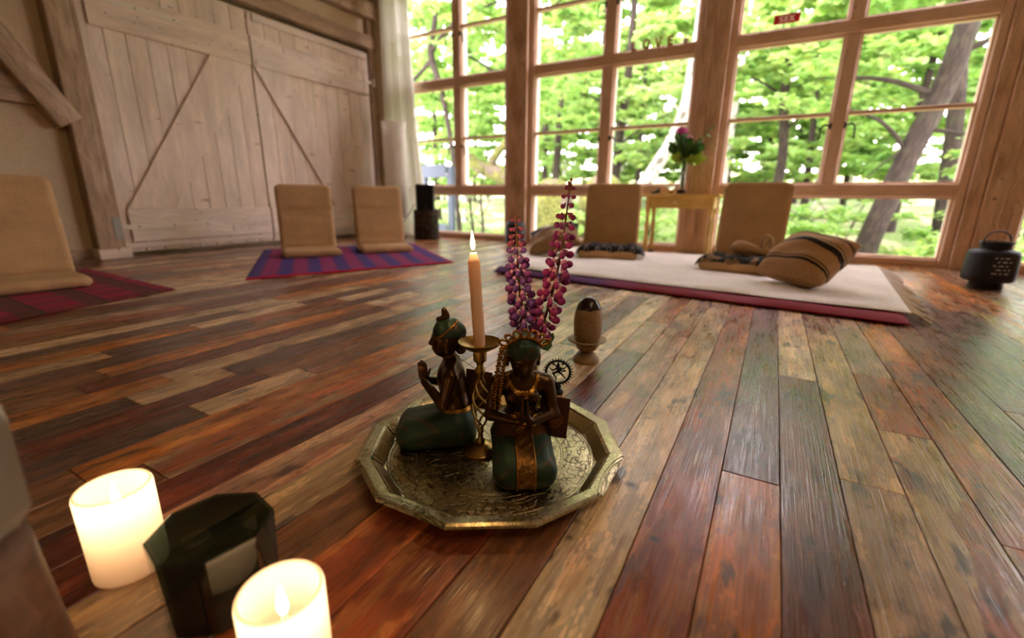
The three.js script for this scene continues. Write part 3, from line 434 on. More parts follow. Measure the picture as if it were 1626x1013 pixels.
// ------------------------------------------------------------------ curtain, column lamp, loudspeaker in the far corner
{
  const nx = 120, ny = 40, pos = [], uv = [], idx = [];
  for (let j = 0; j <= ny; j++) for (let i = 0; i <= nx; i++) {
    const u = i / nx, v = j / ny, x0 = lerp(-5.60, -5.56, v), x1 = lerp(-4.80, -5.02, v) - 0.06 * Math.sin(v * 3.1), a = 0.05 + 0.015 * Math.sin(v * 5), ph = u * Math.PI * 2 * 10 + 0.8 * Math.sin(v * 2.2 + u * 5);
    pos.push(lerp(x0, x1, u) + 0.012 * Math.cos(ph * 1.0), 0.015 + v * 3.55, -5.735 + a * Math.sin(ph) * (0.8 + 0.2 * Math.sin(u * 17))); uv.push(u * 2, v * 3.5);
  }
  for (let j = 0; j < ny; j++) for (let i = 0; i < nx; i++) { const a = j * (nx + 1) + i, b = a + nx + 1; idx.push(a, a + 1, b, b, a + 1, b + 1); }
  const g = new THREE.BufferGeometry(); g.setAttribute('position', new THREE.Float32BufferAttribute(pos, 3)); g.setAttribute('uv', new THREE.Float32BufferAttribute(uv, 2)); g.setIndex(idx); g.computeVertexNormals();
  const t = thing('curtain', 'sheer white curtain gathered in the corner by the window', 'curtain');
  part('cloth', g, phy({ color: 0xf4f1ea, transmission: 0.42, thickness: 0, roughness: 0.95, bumpMap: weaveBump, bumpScale: 0.001, side: THREE.DoubleSide }), t);
  part('curtain_rod', new THREE.CylinderGeometry(0.014, 0.014, 2.1, 12).rotateZ(Math.PI / 2).translate(-4.75, 3.585, -5.735), ironBlack, t);
}
{
  const t = thing('column_lamp', 'tall white paper column lamp standing before the curtain', 'lamp', [-5.13, 0, -5.42]);
  const paper = phy({ color: 0xf3ede4, transmission: 0.3, thickness: 0, roughness: 1, bumpMap: plasterBump, bumpScale: 0.003, side: THREE.DoubleSide });
  const prof = []; for (let i = 0; i <= 60; i++) prof.push([0.172 + 0.003 * Math.sin(i * 1.9) + 0.004 * Math.cos(i * 0.53), lerp(0.31, 1.70, i / 60)]);
  part('shade', lathe(prof, 40), paper, t);
  part('pole', new THREE.CylinderGeometry(0.014, 0.014, 1.68, 12).translate(0.0, 0.85, 0), ironBlack, t);
  for (const y of [0.34, 1.68]) { part('shade_ring', new THREE.TorusGeometry(0.168, 0.004, 6, 40).rotateX(Math.PI / 2).translate(0, y, 0), ironBlack, t); part('ring_spoke', new THREE.CylinderGeometry(0.003, 0.003, 0.336, 6).rotateZ(Math.PI / 2).translate(0, y, 0), ironBlack, t); }
  part('base', lathe([[0, 0.03], [0.02, 0.028], [0.11, 0.018], [0.125, 0.006], [0.12, 0], [0, 0]], 32), ironBlack, t);
}
{
  const logTop = std({ map: tex(256, 256, (u, v) => { const d = Math.hypot(u - 0.5, v - 0.5); return mix3(hex(0x8a6a48), hex(0xb08e66), 0.5 + 0.5 * Math.sin(d * 130 + 3 * vn(u, v, 6, 6, 5))).map(x => x * (0.85 + 0.3 * vn(u, v, 50, 50, 6))); }), roughness: 0.9 });
  const t = thing('log_stump', 'bark covered log stump carrying the black loudspeaker', 'stump', [-4.655, 0, -5.52]);
  const g = new THREE.CylinderGeometry(0.185, 0.19, 0.44, 56, 14, true), p = g.attributes.position; for (let i = 0; i < p.count; i++) { const a = Math.atan2(p.getZ(i), p.getX(i)); const k = 1 + 0.025 * Math.sin(a * 17 + Math.sin(p.getY(i) * 9)) + 0.02 * Math.sin(a * 5) + 0.012 * Math.sin(a * 31 + p.getY(i) * 30); p.setX(i, p.getX(i) * k); p.setZ(i, p.getZ(i) * k); } g.computeVertexNormals();
  part('bark', g.translate(0, 0.22, 0), barkMat, t);
  part('cut_face', new THREE.CylinderGeometry(0.178, 0.178, 0.432, 40).translate(0, 0.219, 0), logTop, t);
  const s = thing('loudspeaker', 'black loudspeaker box standing on the log stump', 'speaker', [-4.655, 0.436, -5.52], 0.62);
  part('cabinet', cbox(0.27, 0.38, 0.22, 0.012).translate(0, 0.19, -0.01), std({ color: 0x17171a, roughness: 0.45 }), s);
  part('grille', cbox(0.245, 0.355, 0.012, 0.005).translate(0, 0.19, 0.105), std({ color: 0x0e0e10, roughness: 0.95, bumpMap: weaveBump, bumpScale: 0.002 }), s);
  part('badge', cbox(0.03, 0.006, 0.003, 0.001).translate(0, 0.04, 0.112), std({ color: 0x8a8a8a, roughness: 0.4, metalness: 0.8 }), s);
  single('speaker_cable', tube([V(-4.815, 0.52, -5.44), V(-4.87, 0.42, -5.42), V(-4.95, 0.28, -5.36), V(-5.02, 0.2, -5.30), V(-5.04, 0.05, -5.24), V(-5.1, 0.008, -5.2), V(-5.4, 0.008, -5.25)], 0.006, 50, 6), ironBlack, 'thin black cable hanging from loudspeaker to the floor', 'cable');
}
// ------------------------------------------------------------------ floor chairs
const chairDim = { w: 0.57, h: 0.685, d: 0.45, t: 0.07, lean: 0.165 };
function softSlab(w, h, d, r, seed, wr) {   // rounded padded slab with creases; lies in xy, thickness d along z
  const sh = new THREE.Shape(), a = w / 2, b = h, q = r; sh.moveTo(-a, 0); sh.lineTo(a, 0); sh.lineTo(a, b - q); sh.quadraticCurveTo(a, b - q * 0.3, a - q * 0.35, b - q * 0.12); sh.quadraticCurveTo(a - q * 0.5, b, a - q, b); sh.lineTo(-a + q, b); sh.quadraticCurveTo(-a + q * 0.5, b, -a + q * 0.35, b - q * 0.12); sh.quadraticCurveTo(-a, b - q * 0.3, -a, b - q); sh.closePath();
  const nx = 26, ny = 30, pos = [], uv = [], idx = [];
  // front and back grids clipped to the rounded outline
  const half = y => { const k = b - y; return k >= q ? a : a - q + Math.sqrt(Math.max(0, q * q - (q - k) * (q - k))); };
  const grid = (sgn) => { const o = pos.length / 3; for (let j = 0; j <= ny; j++) { const y = b * j / ny, hw = half(y); for (let i = 0; i <= nx; i++) { const x = lerp(-hw, hw, i / nx), ex = Math.min(1, (hw - Math.abs(x)) / 0.025), ey = Math.min(1, Math.min(y, b - y) / 0.025), e = Math.min(ex, ey), puff = Math.sqrt(Math.max(0, 1 - (1 - e) * (1 - e)));
    const wv = wr * (Math.sin(y * 23 + seed + 1.2 * Math.sin(x * 4 + seed)) * 0.5 + Math.sin(y * 41 + x * 5 + seed * 2) * 0.25 + Math.sin(x * 9 - y * 14 + seed) * 0.3) * (0.3 + 0.7 * e);
    const seam = -0.011 * Math.exp(-Math.pow((y - b * 0.60 - 0.006 * Math.sin(x * 6 + seed)) / 0.009, 2));
    pos.push(x, y, sgn * (d / 2) * (0.35 + 0.65 * puff) + sgn * (wv + seam)); uv.push(x * 2, y * 2); } }
    for (let j = 0; j < ny; j++) for (let i = 0; i < nx; i++) { const A = o + j * (nx + 1) + i, B = A + nx + 1; sgn > 0 ? idx.push(A, A + 1, B, B, A + 1, B + 1) : idx.push(A, B, A + 1, B, B + 1, A + 1); } return o; };
  const f = grid(1), k = grid(-1), ring = []; for (let i = 0; i <= nx; i++) ring.push(i); for (let j = 1; j <= ny; j++) ring.push(j * (nx + 1) + nx); for (let i = nx - 1; i >= 0; i--) ring.push(ny * (nx + 1) + i); for (let j = ny - 1; j >= 1; j--) ring.push(j * (nx + 1));
  for (let i = 0; i < ring.length; i++) { const A = ring[i], B = ring[(i + 1) % ring.length]; idx.push(f + A, k + A, f + B, f + B, k + A, k + B); }
  const g = new THREE.BufferGeometry(); g.setAttribute('position', new THREE.Float32BufferAttribute(pos, 3)); g.setAttribute('uv', new THREE.Float32BufferAttribute(uv, 2)); g.setIndex(idx); g.computeVertexNormals(); return g;
}
function floorChair(x, y, z, yaw, seed, label, wr = 0.004, w = chairDim.w, h = chairDim.h) {
  const c = chairDim, t = thing('floor_chair', label, 'chair', [x, y, z], yaw, 'beige canvas floor chairs round the room');
  const back = softSlab(w, h, 0.05, 0.055, seed, wr); back.rotateX(-c.lean); back.translate(0, c.t - 0.01, -0.02); part('backrest', back, canvasMat, t);
  const seat = softSlab(w, c.d + 0.05, c.t, 0.035, seed + 3, 0.0025); seat.rotateX(Math.PI / 2); seat.translate(0, c.t / 2 + 0.004, -0.05); part('seat', seat, canvasMat, t);
  const pipe = (px) => tube([V(px, c.t * 0.5 + 0.002, -0.03), V(px, c.t * 0.5, c.d * 0.5), V(px * 0.995, c.t * 0.5, c.d - 0.03)], 0.005, 20, 6);
  part('piping', merge([pipe(-w / 2), pipe(w / 2)]), canvasWood, t);
  return t;
}
floorChair(-4.476, 0.016, -3.295, 0.993, 1.3, 'left beige floor chair of the pair on the blue mat', 0.009);
floorChair(-4.092, 0.016, -4.006, 0.954, 4.1, 'right beige floor chair of the pair on the blue mat', 0.009);
floorChair(-4.478, 0.02, -1.0, 1.46, 2.2, 'beige floor chair cut off by the left photo edge', 0.005);
floorChair(-1.455, 0.068, -4.66, 0.243, 5.7, 'beige floor chair left of the table with black blanket', 0.005, 0.565, 0.665);
floorChair(-0.163, 0.068, -4.42, -0.151, 3.4, 'beige floor chair right of the table beside striped cushion', 0.004, 0.535, 0.66);

// ------------------------------------------------------------------ mats and rug
function matSheet(c, th, nx, ny, wave, seed, round = 1) {   // c: four floor corners FL, FR, BR, BL as [x, z]
  const pos = [], uv = [], idx = []; const P = (u, v) => [lerp(lerp(c[0][0], c[1][0], u), lerp(c[3][0], c[2][0], u), v), lerp(lerp(c[0][1], c[1][1], u), lerp(c[3][1], c[2][1], u), v)];
  const W = Math.hypot(c[1][0] - c[0][0], c[1][1] - c[0][1]), D = Math.hypot(c[3][0] - c[0][0], c[3][1] - c[0][1]);
  for (let s = 0; s < 2; s++) for (let j = 0; j <= ny; j++) for (let i = 0; i <= nx; i++) {
    const u = i / nx, v = j / ny, e = Math.min(1, Math.min(Math.min(u, 1 - u) * W, Math.min(v, 1 - v) * D) / (th * round)), pf = Math.sqrt(1 - (1 - e) * (1 - e));
    const du = (v < 1e-6 || v > 0.9999) ? 0 : 0, wob = wave * (Math.sin(u * 21 + seed) * 0.5 + Math.sin(u * 47 + seed * 3) * 0.3); const [px, pz] = P(u + du, v + ((v < 0.02) ? wob * 0.6 / D : 0));
    const h = th * (0.4 + 0.6 * pf) + (s ? 0 : wave * 0.35 * (Math.sin(px * 7 + pz * 5 + seed) + Math.sin(px * 13 - pz * 9 + seed)) * e * 0.5 + Math.abs(wave) * 0.3 * e);
    pos.push(px, s ? th * 0.25 * (1 - pf) : h, pz); uv.push(u * W, v * D);
  }
  const N = (nx + 1) * (ny + 1); for (let j = 0; j < ny; j++) for (let i = 0; i < nx; i++) { const a = j * (nx + 1) + i, b = a + nx + 1; idx.push(a, a + 1, b, b, a + 1, b + 1, N + a, N + b, N + a + 1, N + b, N + b + 1, N + a + 1); }
  const ring = []; for (let i = 0; i <= nx; i++) ring.push(i); for (let j = 1; j <= ny; j++) ring.push(j * (nx + 1) + nx); for (let i = nx - 1; i >= 0; i--) ring.push(ny * (nx + 1) + i); for (let j = ny - 1; j >= 1; j--) ring.push(j * (nx + 1));
  for (let i = 0; i < ring.length; i++) { const A = ring[i], B = ring[(i + 1) % ring.length]; idx.push(A, N + A, B, B, N + A, N + B); }
  const g = new THREE.BufferGeometry(); g.setAttribute('position', new THREE.Float32BufferAttribute(pos, 3)); g.setAttribute('uv', new THREE.Float32BufferAttribute(uv, 2)); g.setIndex(idx); g.computeVertexNormals();
  return g;
}
const plaid = (bands, weft, s) => tex(512, 512, (u, v) => { let c = bands(u); const w = weft(v); c = mix3(c, w[0], w[1]); const t = 0.82 + 0.18 * vn(u, v, 256, 256, s) + 0.14 * (vn(u, v, 20, 200, s + 1) - 0.5); return c.map(x => x * t); });
{
  const blue = hex(0x33267e), mag = hex(0x98125a), red = hex(0xc01040), pur = hex(0x5d1d6e);
  const t1 = plaid(u => { const k = (u * 4) % 1; return k < 0.36 ? blue : k < 0.42 ? pur : k < 0.92 ? mix3(mag, pur, 0.25 * (Math.floor(k * 40) % 2)) : pur; }, v => { const k = (v * 5) % 1; return k < 0.12 ? [red, 0.35] : k < 0.3 ? [blue, 0.22] : [mag, 0.12]; }, 201); t1.repeat.set(1.05, 1.0);
  const mt = std({ map: t1, roughness: 0.95, bumpMap: weaveBump, bumpScale: 0.002 });
  const c = [[-3.49, -1.97], [-2.72, -3.62], [-4.28, -4.80], [-5.22, -3.22]];
  const t = thing('plaid_mat', 'blue and magenta striped mat under two floor chairs', 'mat');
  part('cloth', matSheet(c, 0.013, 70, 50, 0.006, 1.2), mt, t);
  part('hem', tube([V(c[0][0] + 0.01, 0.010, c[0][1] - 0.004), V(-3.30, 0.010, -2.37), V(-3.1, 0.010, -2.79), V(c[1][0] - 0.005, 0.010, c[1][1] + 0.01)], 0.008, 40, 6), std({ color: 0xc4123a, roughness: 0.95 }), t);
  const ol = hex(0x5d3a1e), t2 = plaid(u => { const k = (u * 3) % 1; return k < 0.32 ? mix3(ol, mag, 0.25) : k < 0.38 ? hex(0x3a2418) : hex(0xa3103f); }, v => { const k = (v * 4) % 1; return k < 0.25 ? [ol, 0.5] : (k < 0.45 && Math.floor(k * 60) % 2) ? [hex(0x3a2418), 0.4] : [hex(0xa3103f), 0.15]; }, 211); t2.repeat.set(1.1, 1.1);
  single('plaid_mat', matSheet([[-3.20, -0.10], [-3.50, -1.50], [-5.10, -1.56], [-5.0, -0.1]], 0.017, 60, 50, 0.005, 2.7), std({ map: t2, roughness: 0.95, bumpMap: weaveBump, bumpScale: 0.002 }), 'red and olive plaid mat at the left edge', 'mat');
}
{
  // satin mat below, wool rug above
  const satT = tex(256, 64, (u, v) => mix3(mix3(hex(0x560863), hex(0x84084a), smooth(0.35, 0.42, u + 0.02 * vn(u, v, 30, 6, 5))), hex(0x8c0826), smooth(0.44, 0.5, u + 0.03 * vn(u, v, 20, 6, 7)))); satT.wrapS = satT.wrapT = THREE.ClampToEdgeWrapping;
  const c = [[-2.06, -3.30], [0.70, -2.99], [0.86, -5.10], [-2.45, -5.05]], g = matSheet(c, 0.046, 80, 40, 0.010, 3.1, 0.5); const uv = g.attributes.uv; for (let i = 0; i < uv.count; i++) uv.setXY(i, uv.getX(i) / 2.78, uv.getY(i) / 2);
  single('satin_mat', g, std({ map: satT, roughness: 0.75 }), 'magenta and red satin mat edging out under white rug', 'mat');
  const rugT = tex(512, 512, (u, v) => { const k = vn(u, v, 8, 256, 221), b = vn(u, v, 128, 128, 222), n = fbm(u, v, 4, 4, 223); return hex(0xe8dfd4).map(x => x * (0.88 + 0.1 * k + 0.1 * b + 0.1 * (n - 0.5))); });
  const rt = thing('wool_rug', 'white woven wool rug with fringed right edge', 'rug');
  const rg = matSheet([[-2.00, -3.35], [0.72, -3.08], [0.90, -5.16], [-2.5, -5.1]], 0.012, 90, 60, 0.016, 0.4); rg.translate(0, 0.046, 0);
  part('cloth', rg, std({ map: rugT, roughness: 1, bumpMap: weaveBump, bumpScale: 0.004 }), rt);
  rg.translate(0, 0.009, 0); const fr = []; for (let i = 0; i < 52; i++) { const v = i / 51, x = lerp(0.715, 0.885, v), z = lerp(-3.09, -5.14, v), L = R(0.08, 0.15), dz = R(-0.05, 0.05); fr.push(tube([V(x, 0.062, z), V(x + L * 0.45, 0.045, z + dz * 0.3), V(x + L * 0.8, 0.018, z + dz * 0.7), V(x + L, 0.009, z + dz)], 0.008, 6, 5)); }
  const fm = part('fringe', merge(fr), std({ color: 0xf2e9dc, roughness: 1 }), rt); fm.userData.kind = 'stuff';
}
// ------------------------------------------------------------------ cushions and blankets
function cushionGeo(w, h, d, pinch = 0.12, seed = 0) {
  const n = 34, pos = [], uv = [], idx = [];
  for (let s = 0; s < 2; s++) for (let j = 0; j <= n; j++) for (let i = 0; i <= n; i++) {
    const u = i / n * 2 - 1, v = j / n * 2 - 1, e = Math.pow(Math.max(0, (1 - u * u) * (1 - v * v)), 0.42), k = 1 - pinch * (1 - Math.abs(u)) * 0 - pinch * (1 - u * u) * v * v * 0.8, k2 = 1 - pinch * (1 - v * v) * u * u * 0.8;
    const wr = 0.012 * e * (Math.sin(u * 5 + v * 3 + seed) + Math.sin(u * 3 - v * 7 + seed * 2));
    pos.push(u * w / 2 * k2, v * h / 2 * k, (s ? -1 : 1) * (d / 2 * e + wr * 0.7)); uv.push(i / n, j / n);
  }
  const N = (n + 1) * (n + 1); for (let j = 0; j < n; j++) for (let i = 0; i < n; i++) { const a = j * (n + 1) + i, b = a + n + 1; idx.push(a, a + 1, b, b, a + 1, b + 1, N + a, N + b, N + a + 1, N + b, N + b + 1, N + a + 1); }
  const g = new THREE.BufferGeometry(); g.setAttribute('position', new THREE.Float32BufferAttribute(pos, 3)); g.setAttribute('uv', new THREE.Float32BufferAttribute(uv, 2)); g.setIndex(idx); g.computeVertexNormals(); return g;
}
const ikat = tex(512, 256, (u, v) => { const a = Math.abs(((u * 5 + 0.12 * vn(u, v, 30, 20, 231)) % 1) - 0.5) * 2, b = (v * 2 + a * 0.7 + 0.08 * vn(u, v, 40, 40, 232)) % 1; let c = hex(0x201c1c); if (b > 0.42 && b < 0.52) c = hex(0x9a8f80); if (b > 0.72 && b < 0.77) c = hex(0x6e6258); return c.map(x => x * (0.8 + 0.4 * vn(u, v, 120, 120, 233))); });
const camo = tex(512, 256, (u, v) => { const n = fbm(u, v, 9, 7, 236), m = vn(u, v, 22, 14, 237); let c = hex(0x8a6f52); if (n + 0.18 * m > 0.56) c = hex(0x1f2220); else if (n + 0.18 * m > 0.53) c = hex(0x5a4c3c); return c.map(x => x * (0.8 + 0.3 * vn(u, v, 128, 128, 238))); });
const stripes = tex(512, 256, (u, v) => { const w = 0.006 * (vn(u, v, 6, 60, 241) - 0.5), q = u + w; let c = hex(0xb1885c); const on = [[0.16, 0.20], [0.225, 0.245], [0.50, 0.60], [0.63, 0.645], [0.80, 0.83], [0.845, 0.86]]; for (const [a, b] of on) if (q > a && q < b) c = hex(0x1d1815); if (q > 0.605 && q < 0.625) c = hex(0xcdb48c); return c.map(x => x * (0.82 + 0.26 * vn(u, v, 200, 140, 242))); });
const fab = map => std({ map, roughness: 1, bumpMap: weaveBump, bumpScale: 0.002 });
const stripeMat = fab(stripes);
{
  // striped cushion leaning by the right chair
  const t = thing('striped_cushion', 'plump tan cushion with black stripes leaning by the chair', 'cushion', [0.235, 0.070, -3.66]);
  const g = cushionGeo(0.46, 0.42, 0.30, 0.04, 1.0); { const q = g.attributes.uv; for (let i = 0; i < q.count; i++) q.setXY(i, q.getY(i), q.getX(i)); } g.rotateX(-0.95); g.rotateY(-0.62); g.rotateZ(-0.05); g.computeBoundingBox(); g.translate(0, -g.boundingBox.min.y, 0);
  part('cover', g, stripeMat, t);
  // tan cushion with a dark top by the left chair
  const half = tex(256, 256, (u, v) => { let c = v > 0.62 ? hex(0x221d1c) : v > 0.585 ? hex(0xcbb592) : v > 0.55 ? hex(0x2a2220) : hex(0x9c7c55); return c.map(x => x * (0.8 + 0.3 * vn(u, v, 128, 128, 243))); });
  const c2 = thing('two_tone_cushion', 'tan and black cushion lying left of the floor chair', 'cushion', [-1.95, 0.074, -4.34]);
  const g2 = cushionGeo(0.54, 0.46, 0.2, 0.12, 2.0); g2.rotateX(-1.18); g2.rotateZ(0.22); g2.rotateY(0.35); g2.computeBoundingBox(); g2.translate(0, -g2.boundingBox.min.y, 0); part('cover', g2, fab(half), c2);
  // blankets on the seats
  const drape = (name, label, cx, cy, cz, yaw, w, d, th, mat, seed, sag) => { const g = new THREE.BufferGeometry(), nx = 50, ny = 24, pos = [], uv = [], idx = []; for (let s = 0; s < 2; s++) for (let j = 0; j <= ny; j++) for (let i = 0; i <= nx; i++) { const u = i / nx * 2 - 1, v = j / ny * 2 - 1, e = Math.pow(Math.max(0, (1 - Math.pow(u, 8)) * (1 - Math.pow(v, 6))), 0.5); const over = Math.max(0, Math.abs(u) - 0.86) * w * 0.5, ov = Math.max(0, v - 0.88) * d * 0.5; const y = (s ? 0 : th * e + 0.008 * (Math.sin(u * 11 + seed) + Math.sin(v * 7 + u * 6 + seed)) * e) - over * sag - ov * 0.8; pos.push(u * w / 2, y, v * d / 2 + 0.01 * Math.sin(u * 9 + seed)); uv.push((u + 1) / 2 * 1.2, (v + 1) / 2); }
    const N = (nx + 1) * (ny + 1); for (let j = 0; j < ny; j++) for (let i = 0; i < nx; i++) { const a = j * (nx + 1) + i, b = a + nx + 1; idx.push(a, b, a + 1, b, b + 1, a + 1, N + a, N + a + 1, N + b, N + b, N + a + 1, N + b + 1); }
    g.setAttribute('position', new THREE.Float32BufferAttribute(pos, 3)); g.setAttribute('uv', new THREE.Float32BufferAttribute(uv, 2)); g.setIndex(idx); g.computeVertexNormals(); const m = single(name, g, mat, label, 'blanket'); m.position.set(cx, cy, cz); m.rotation.y = yaw; return m; };
  drape('folded_blanket', 'black zigzag patterned blanket folded on the left seat', -1.37, 0.142, -4.42, 0.243, 0.66, 0.36, 0.05, fab(ikat), 1.0, 0.5);
  drape('folded_blanket', 'tan and black mottled blanket folded on the right seat', -0.20, 0.142, -4.18, -0.151, 0.60, 0.38, 0.045, fab(camo), 2.3, 0.55);
  // beige soft bundle with a looped end
  const b = thing('soft_bundle', 'small beige soft bundle with looped end on the blanket', 'soft bundle', [-0.10, 0.197, -4.22], -0.1);
  const bm = std({ color: 0xb08e66, roughness: 1, bumpMap: weaveBump, bumpScale: 0.002 });
  part('body', sdfGeo((x, y, z) => smin(smin(ell(x, y, z, [-0.10, 0.058, 0], [0.075, 0.055, 0.06]), cap(x, y, z, [-0.05, 0.05, 0], [0.09, 0.03, 0.01], 0.045, 0.03), 0.03), cap(x, y, z, [0.06, 0.03, 0.02], [0.14, 0.028, 0.0], 0.03, 0.028), 0.02), [-0.2, -0.02, -0.09], [0.2, 0.14, 0.09], 0.008), bm, b);
  part('loop', new THREE.TorusGeometry(0.042, 0.022, 12, 28).scale(0.85, 1.25, 1).rotateY(0.5).translate(0.085, 0.095, 0), bm, b);
}
// ------------------------------------------------------------------ side table by the window and the things on it
const TZ = -5.56, TX = -0.93, TY = 0.69;
{
  const tm = std({ map: wt(256, 512, 380, { a: 0xd9b562, b: 0xcfa853, c: 0xe0c07a, knots: 2, kv: 0.4, kc: [0.5, 0.33, 0.14], grain: 0.12 }, 2, 1), roughness: 0.5, bumpMap: fineBump, bumpScale: 0.0006 });
  const t = thing('side_table', 'small yellow wooden table with drawer and turned legs', 'table', [TX, 0, TZ]);
  part('table_top', cbox(0.82, 0.024, 0.42, 0.008).translate(0, TY - 0.012, 0), tm, t);
  for (const [x, z, w, d] of [[-0.335, 0.165, 0.05, 0.03], [0.335, 0.165, 0.05, 0.03]]) part('stile', cbox(w, 0.13, d, 0.003).translate(x * 1.0, TY - 0.09, z), tm, t);
  part('apron', merge([cbox(0.72, 0.13, 0.018, 0.003).translate(0, TY - 0.09, -0.17), cbox(0.018, 0.13, 0.32, 0.003).translate(-0.35, TY - 0.09, 0), cbox(0.018, 0.13, 0.32, 0.003).translate(0.35, TY - 0.09, 0), cbox(0.66, 0.022, 0.018, 0.002).translate(0, TY - 0.035, 0.165), cbox(0.66, 0.018, 0.018, 0.002).translate(0, TY - 0.147, 0.165)]), tm, t);
  const dr = part('drawer', cbox(0.60, 0.085, 0.02, 0.003).translate(0, TY - 0.092, 0.170), tm, t);
  part('knob', lathe([[0, 0.03], [0.014, 0.028], [0.017, 0.02], [0.010, 0.008], [0.012, 0], [0, 0]], 18).rotateX(Math.PI / 2).translate(-0.04, TY - 0.092, 0.18), std({ color: 0xe8d6a8, roughness: 0.3 }), dr);
  const legP = [[0, 0], [0.016, 0], [0.018, 0.02], [0.026, 0.10], [0.029, 0.16], [0.022, 0.20], [0.018, 0.21], [0.027, 0.225], [0.018, 0.24], [0.020, 0.26], [0.029, 0.32], [0.027, 0.36], [0.018, 0.40], [0.016, 0.42], [0.028, 0.435], [0.018, 0.45], [0.024, 0.47], [0.024, 0.50], [0, 0.50]];
  for (const [x, z] of [[-0.335, 0.155], [0.335, 0.155], [-0.335, -0.155], [0.335, -0.155]]) { part('leg', merge([lathe(legP, 20), cbox(0.05, 0.09, 0.05, 0.003).translate(0, 0.535, 0)]), tm, t).position.set(x, 0, z); }
  // flower vase
  const gm = phy({ color: 0xf6fbf6, transmission: 1, thickness: 0, roughness: 0.03, ior: 1.45, side: THREE.DoubleSide });
  const v = thing('flower_vase', 'tall glass vase of greenery with a pink bloom', 'vase', [-0.945, TY, -5.56]);
  part('glass', lathe([[0, 0.004], [0.04, 0.004], [0.042, 0.03], [0.030, 0.10], [0.028, 0.22], [0.040, 0.31], [0.042, 0.315]], 28), gm, v);
  part('foot', lathe([[0, 0], [0.05, 0], [0.05, 0.045], [0.045, 0.05], [0, 0.05]], 20), std({ color: 0x3a2418, roughness: 0.6 }), v);
  const stemM = std({ color: 0x4c6a2c, roughness: 0.8 }), lm = phy({ color: 0x3f6e24, transmission: 0.25, thickness: 0, roughness: 0.8 }), lm2 = phy({ color: 0x9db536, transmission: 0.35, thickness: 0, roughness: 0.8 });
  const leafShape = leafG; 
  const ends = [[-0.06, 0.62, 0.02], [-0.29, 0.66, 0.0], [0.24, 0.70, 0.0], [0.0, 0.56, 0.05], [0.1, 0.5, 0.04], [-0.13, 0.5, 0.05], [-0.04, 0.46, -0.05], [0.13, 0.56, -0.04], [-0.10, 0.36, 0.07], [0.13, 0.36, 0.05]];
  ends.forEach((e, i) => { const s = part('stem', limb([V(R(-0.01, 0.01), 0.06, R(-0.01, 0.01)), V(R(-0.02, 0.02), 0.3, R(-0.015, 0.015)), V(e[0] * 0.6, lerp(0.3, e[1], 0.65), e[2] * 0.6), V(...e)], [0.004, 0.004, 0.003, 0.002], 6, 4), stemM, v);
    const n = i < 3 ? 9 : 8; for (let k = 0; k < n; k++) { const f = i === 1 || i === 2 ? R(0.35, 1) : R(0.2, 1), sc = i === 1 || i === 2 ? R(0.04, 0.07) : R(0.08, 0.14), m = part('leaf', leafShape, i > 7 ? lm2 : lm, s); m.position.set(e[0] * f + R(-0.02, 0.02), lerp(0.33, e[1], f), e[2] * f + R(-0.02, 0.02)); m.rotation.set(R(-1.2, 0.6), R(0, 6.28), R(-1.4, 1.4)); m.scale.setScalar(sc); } });
  const pk = std({ color: 0xd0569c, roughness: 0.7 }), fl = part('bloom', new THREE.SphereGeometry(0.022, 14, 10), std({ color: 0xc23a80, roughness: 0.7 }), v); fl.position.set(-0.06, 0.645, 0.02);
  const pet = new THREE.SphereGeometry(1, 12, 8).scale(0.028, 0.010, 0.045);
  for (let k = 0; k < 22; k++) { const m = part('petal', pet, pk, fl), a = k * 2.4, up = 0.2 + (k / 22) * 1.1; m.position.set(Math.cos(a) * 0.035 * Math.cos(up), 0.035 * Math.sin(up), Math.sin(a) * 0.035 * Math.cos(up)); m.rotation.set(0, -a + Math.PI / 2, 0); m.rotateX(-up + 0.3); }
  const fl2 = part('bud', new THREE.SphereGeometry(0.026, 12, 10).scale(1.3, 0.8, 1), std({ color: 0xe0a4bc, roughness: 0.7 }), v); fl2.position.set(0.03, 0.60, 0.03);
  // glass globe
  const gl = thing('glass_globe', 'small clear glass globe on brass foot beside the vase', 'globe', [-1.055, TY, -5.50]);
  part('sphere', new THREE.SphereGeometry(0.042, 28, 20).translate(0, 0.086, 0), phy({ color: 0xffffff, transmission: 1, thickness: 0.08, roughness: 0.02, ior: 1.45 }), gl);
  part('foot', lathe([[0, 0.05], [0.03, 0.048], [0.034, 0.04], [0.032, 0.0], [0, 0]], 22), std({ color: 0xb08a3c, roughness: 0.4, metalness: 0.7 }), gl);
  single('dark_bird', sdfGeo((x, y, z) => smin(smin(cap(x, y, z, [-0.045, 0.012, 0], [0.01, 0.02, 0], 0.011, 0.016), cap(x, y, z, [0.01, 0.02, 0], [0.032, 0.048, 0], 0.016, 0.012), 0.012), cap(x, y, z, [0.03, 0.05, 0], [0.04, 0.015, 0], 0.011, 0.012), 0.01), [-0.07, -0.004, -0.03], [0.07, 0.07, 0.03], 0.0045).translate(-1.21, TY + 0.003, -5.47), std({ color: 0x241d22, roughness: 0.5 }), 'small dark bird shaped ornament at left table end', 'ornament');
  // below the table
  single('dark_ball', new THREE.SphereGeometry(0.036, 20, 14).translate(-1.185, 0.036, -5.36), std({ color: 0x1b1516, roughness: 0.6 }), 'small dark ball on the floor beside the table leg', 'ball');
  const cg = new THREE.PlaneGeometry(0.42, 0.16, 42, 16).rotateX(-Math.PI / 2), cp = cg.attributes.position; for (let i = 0; i < cp.count; i++) { const x = cp.getX(i), z = cp.getZ(i); cp.setY(i, 0.012 + 0.016 * Math.abs(Math.sin(x * 21 + 2 * Math.sin(z * 30)) * Math.cos(z * 24 + x * 9))); } cg.computeVertexNormals();
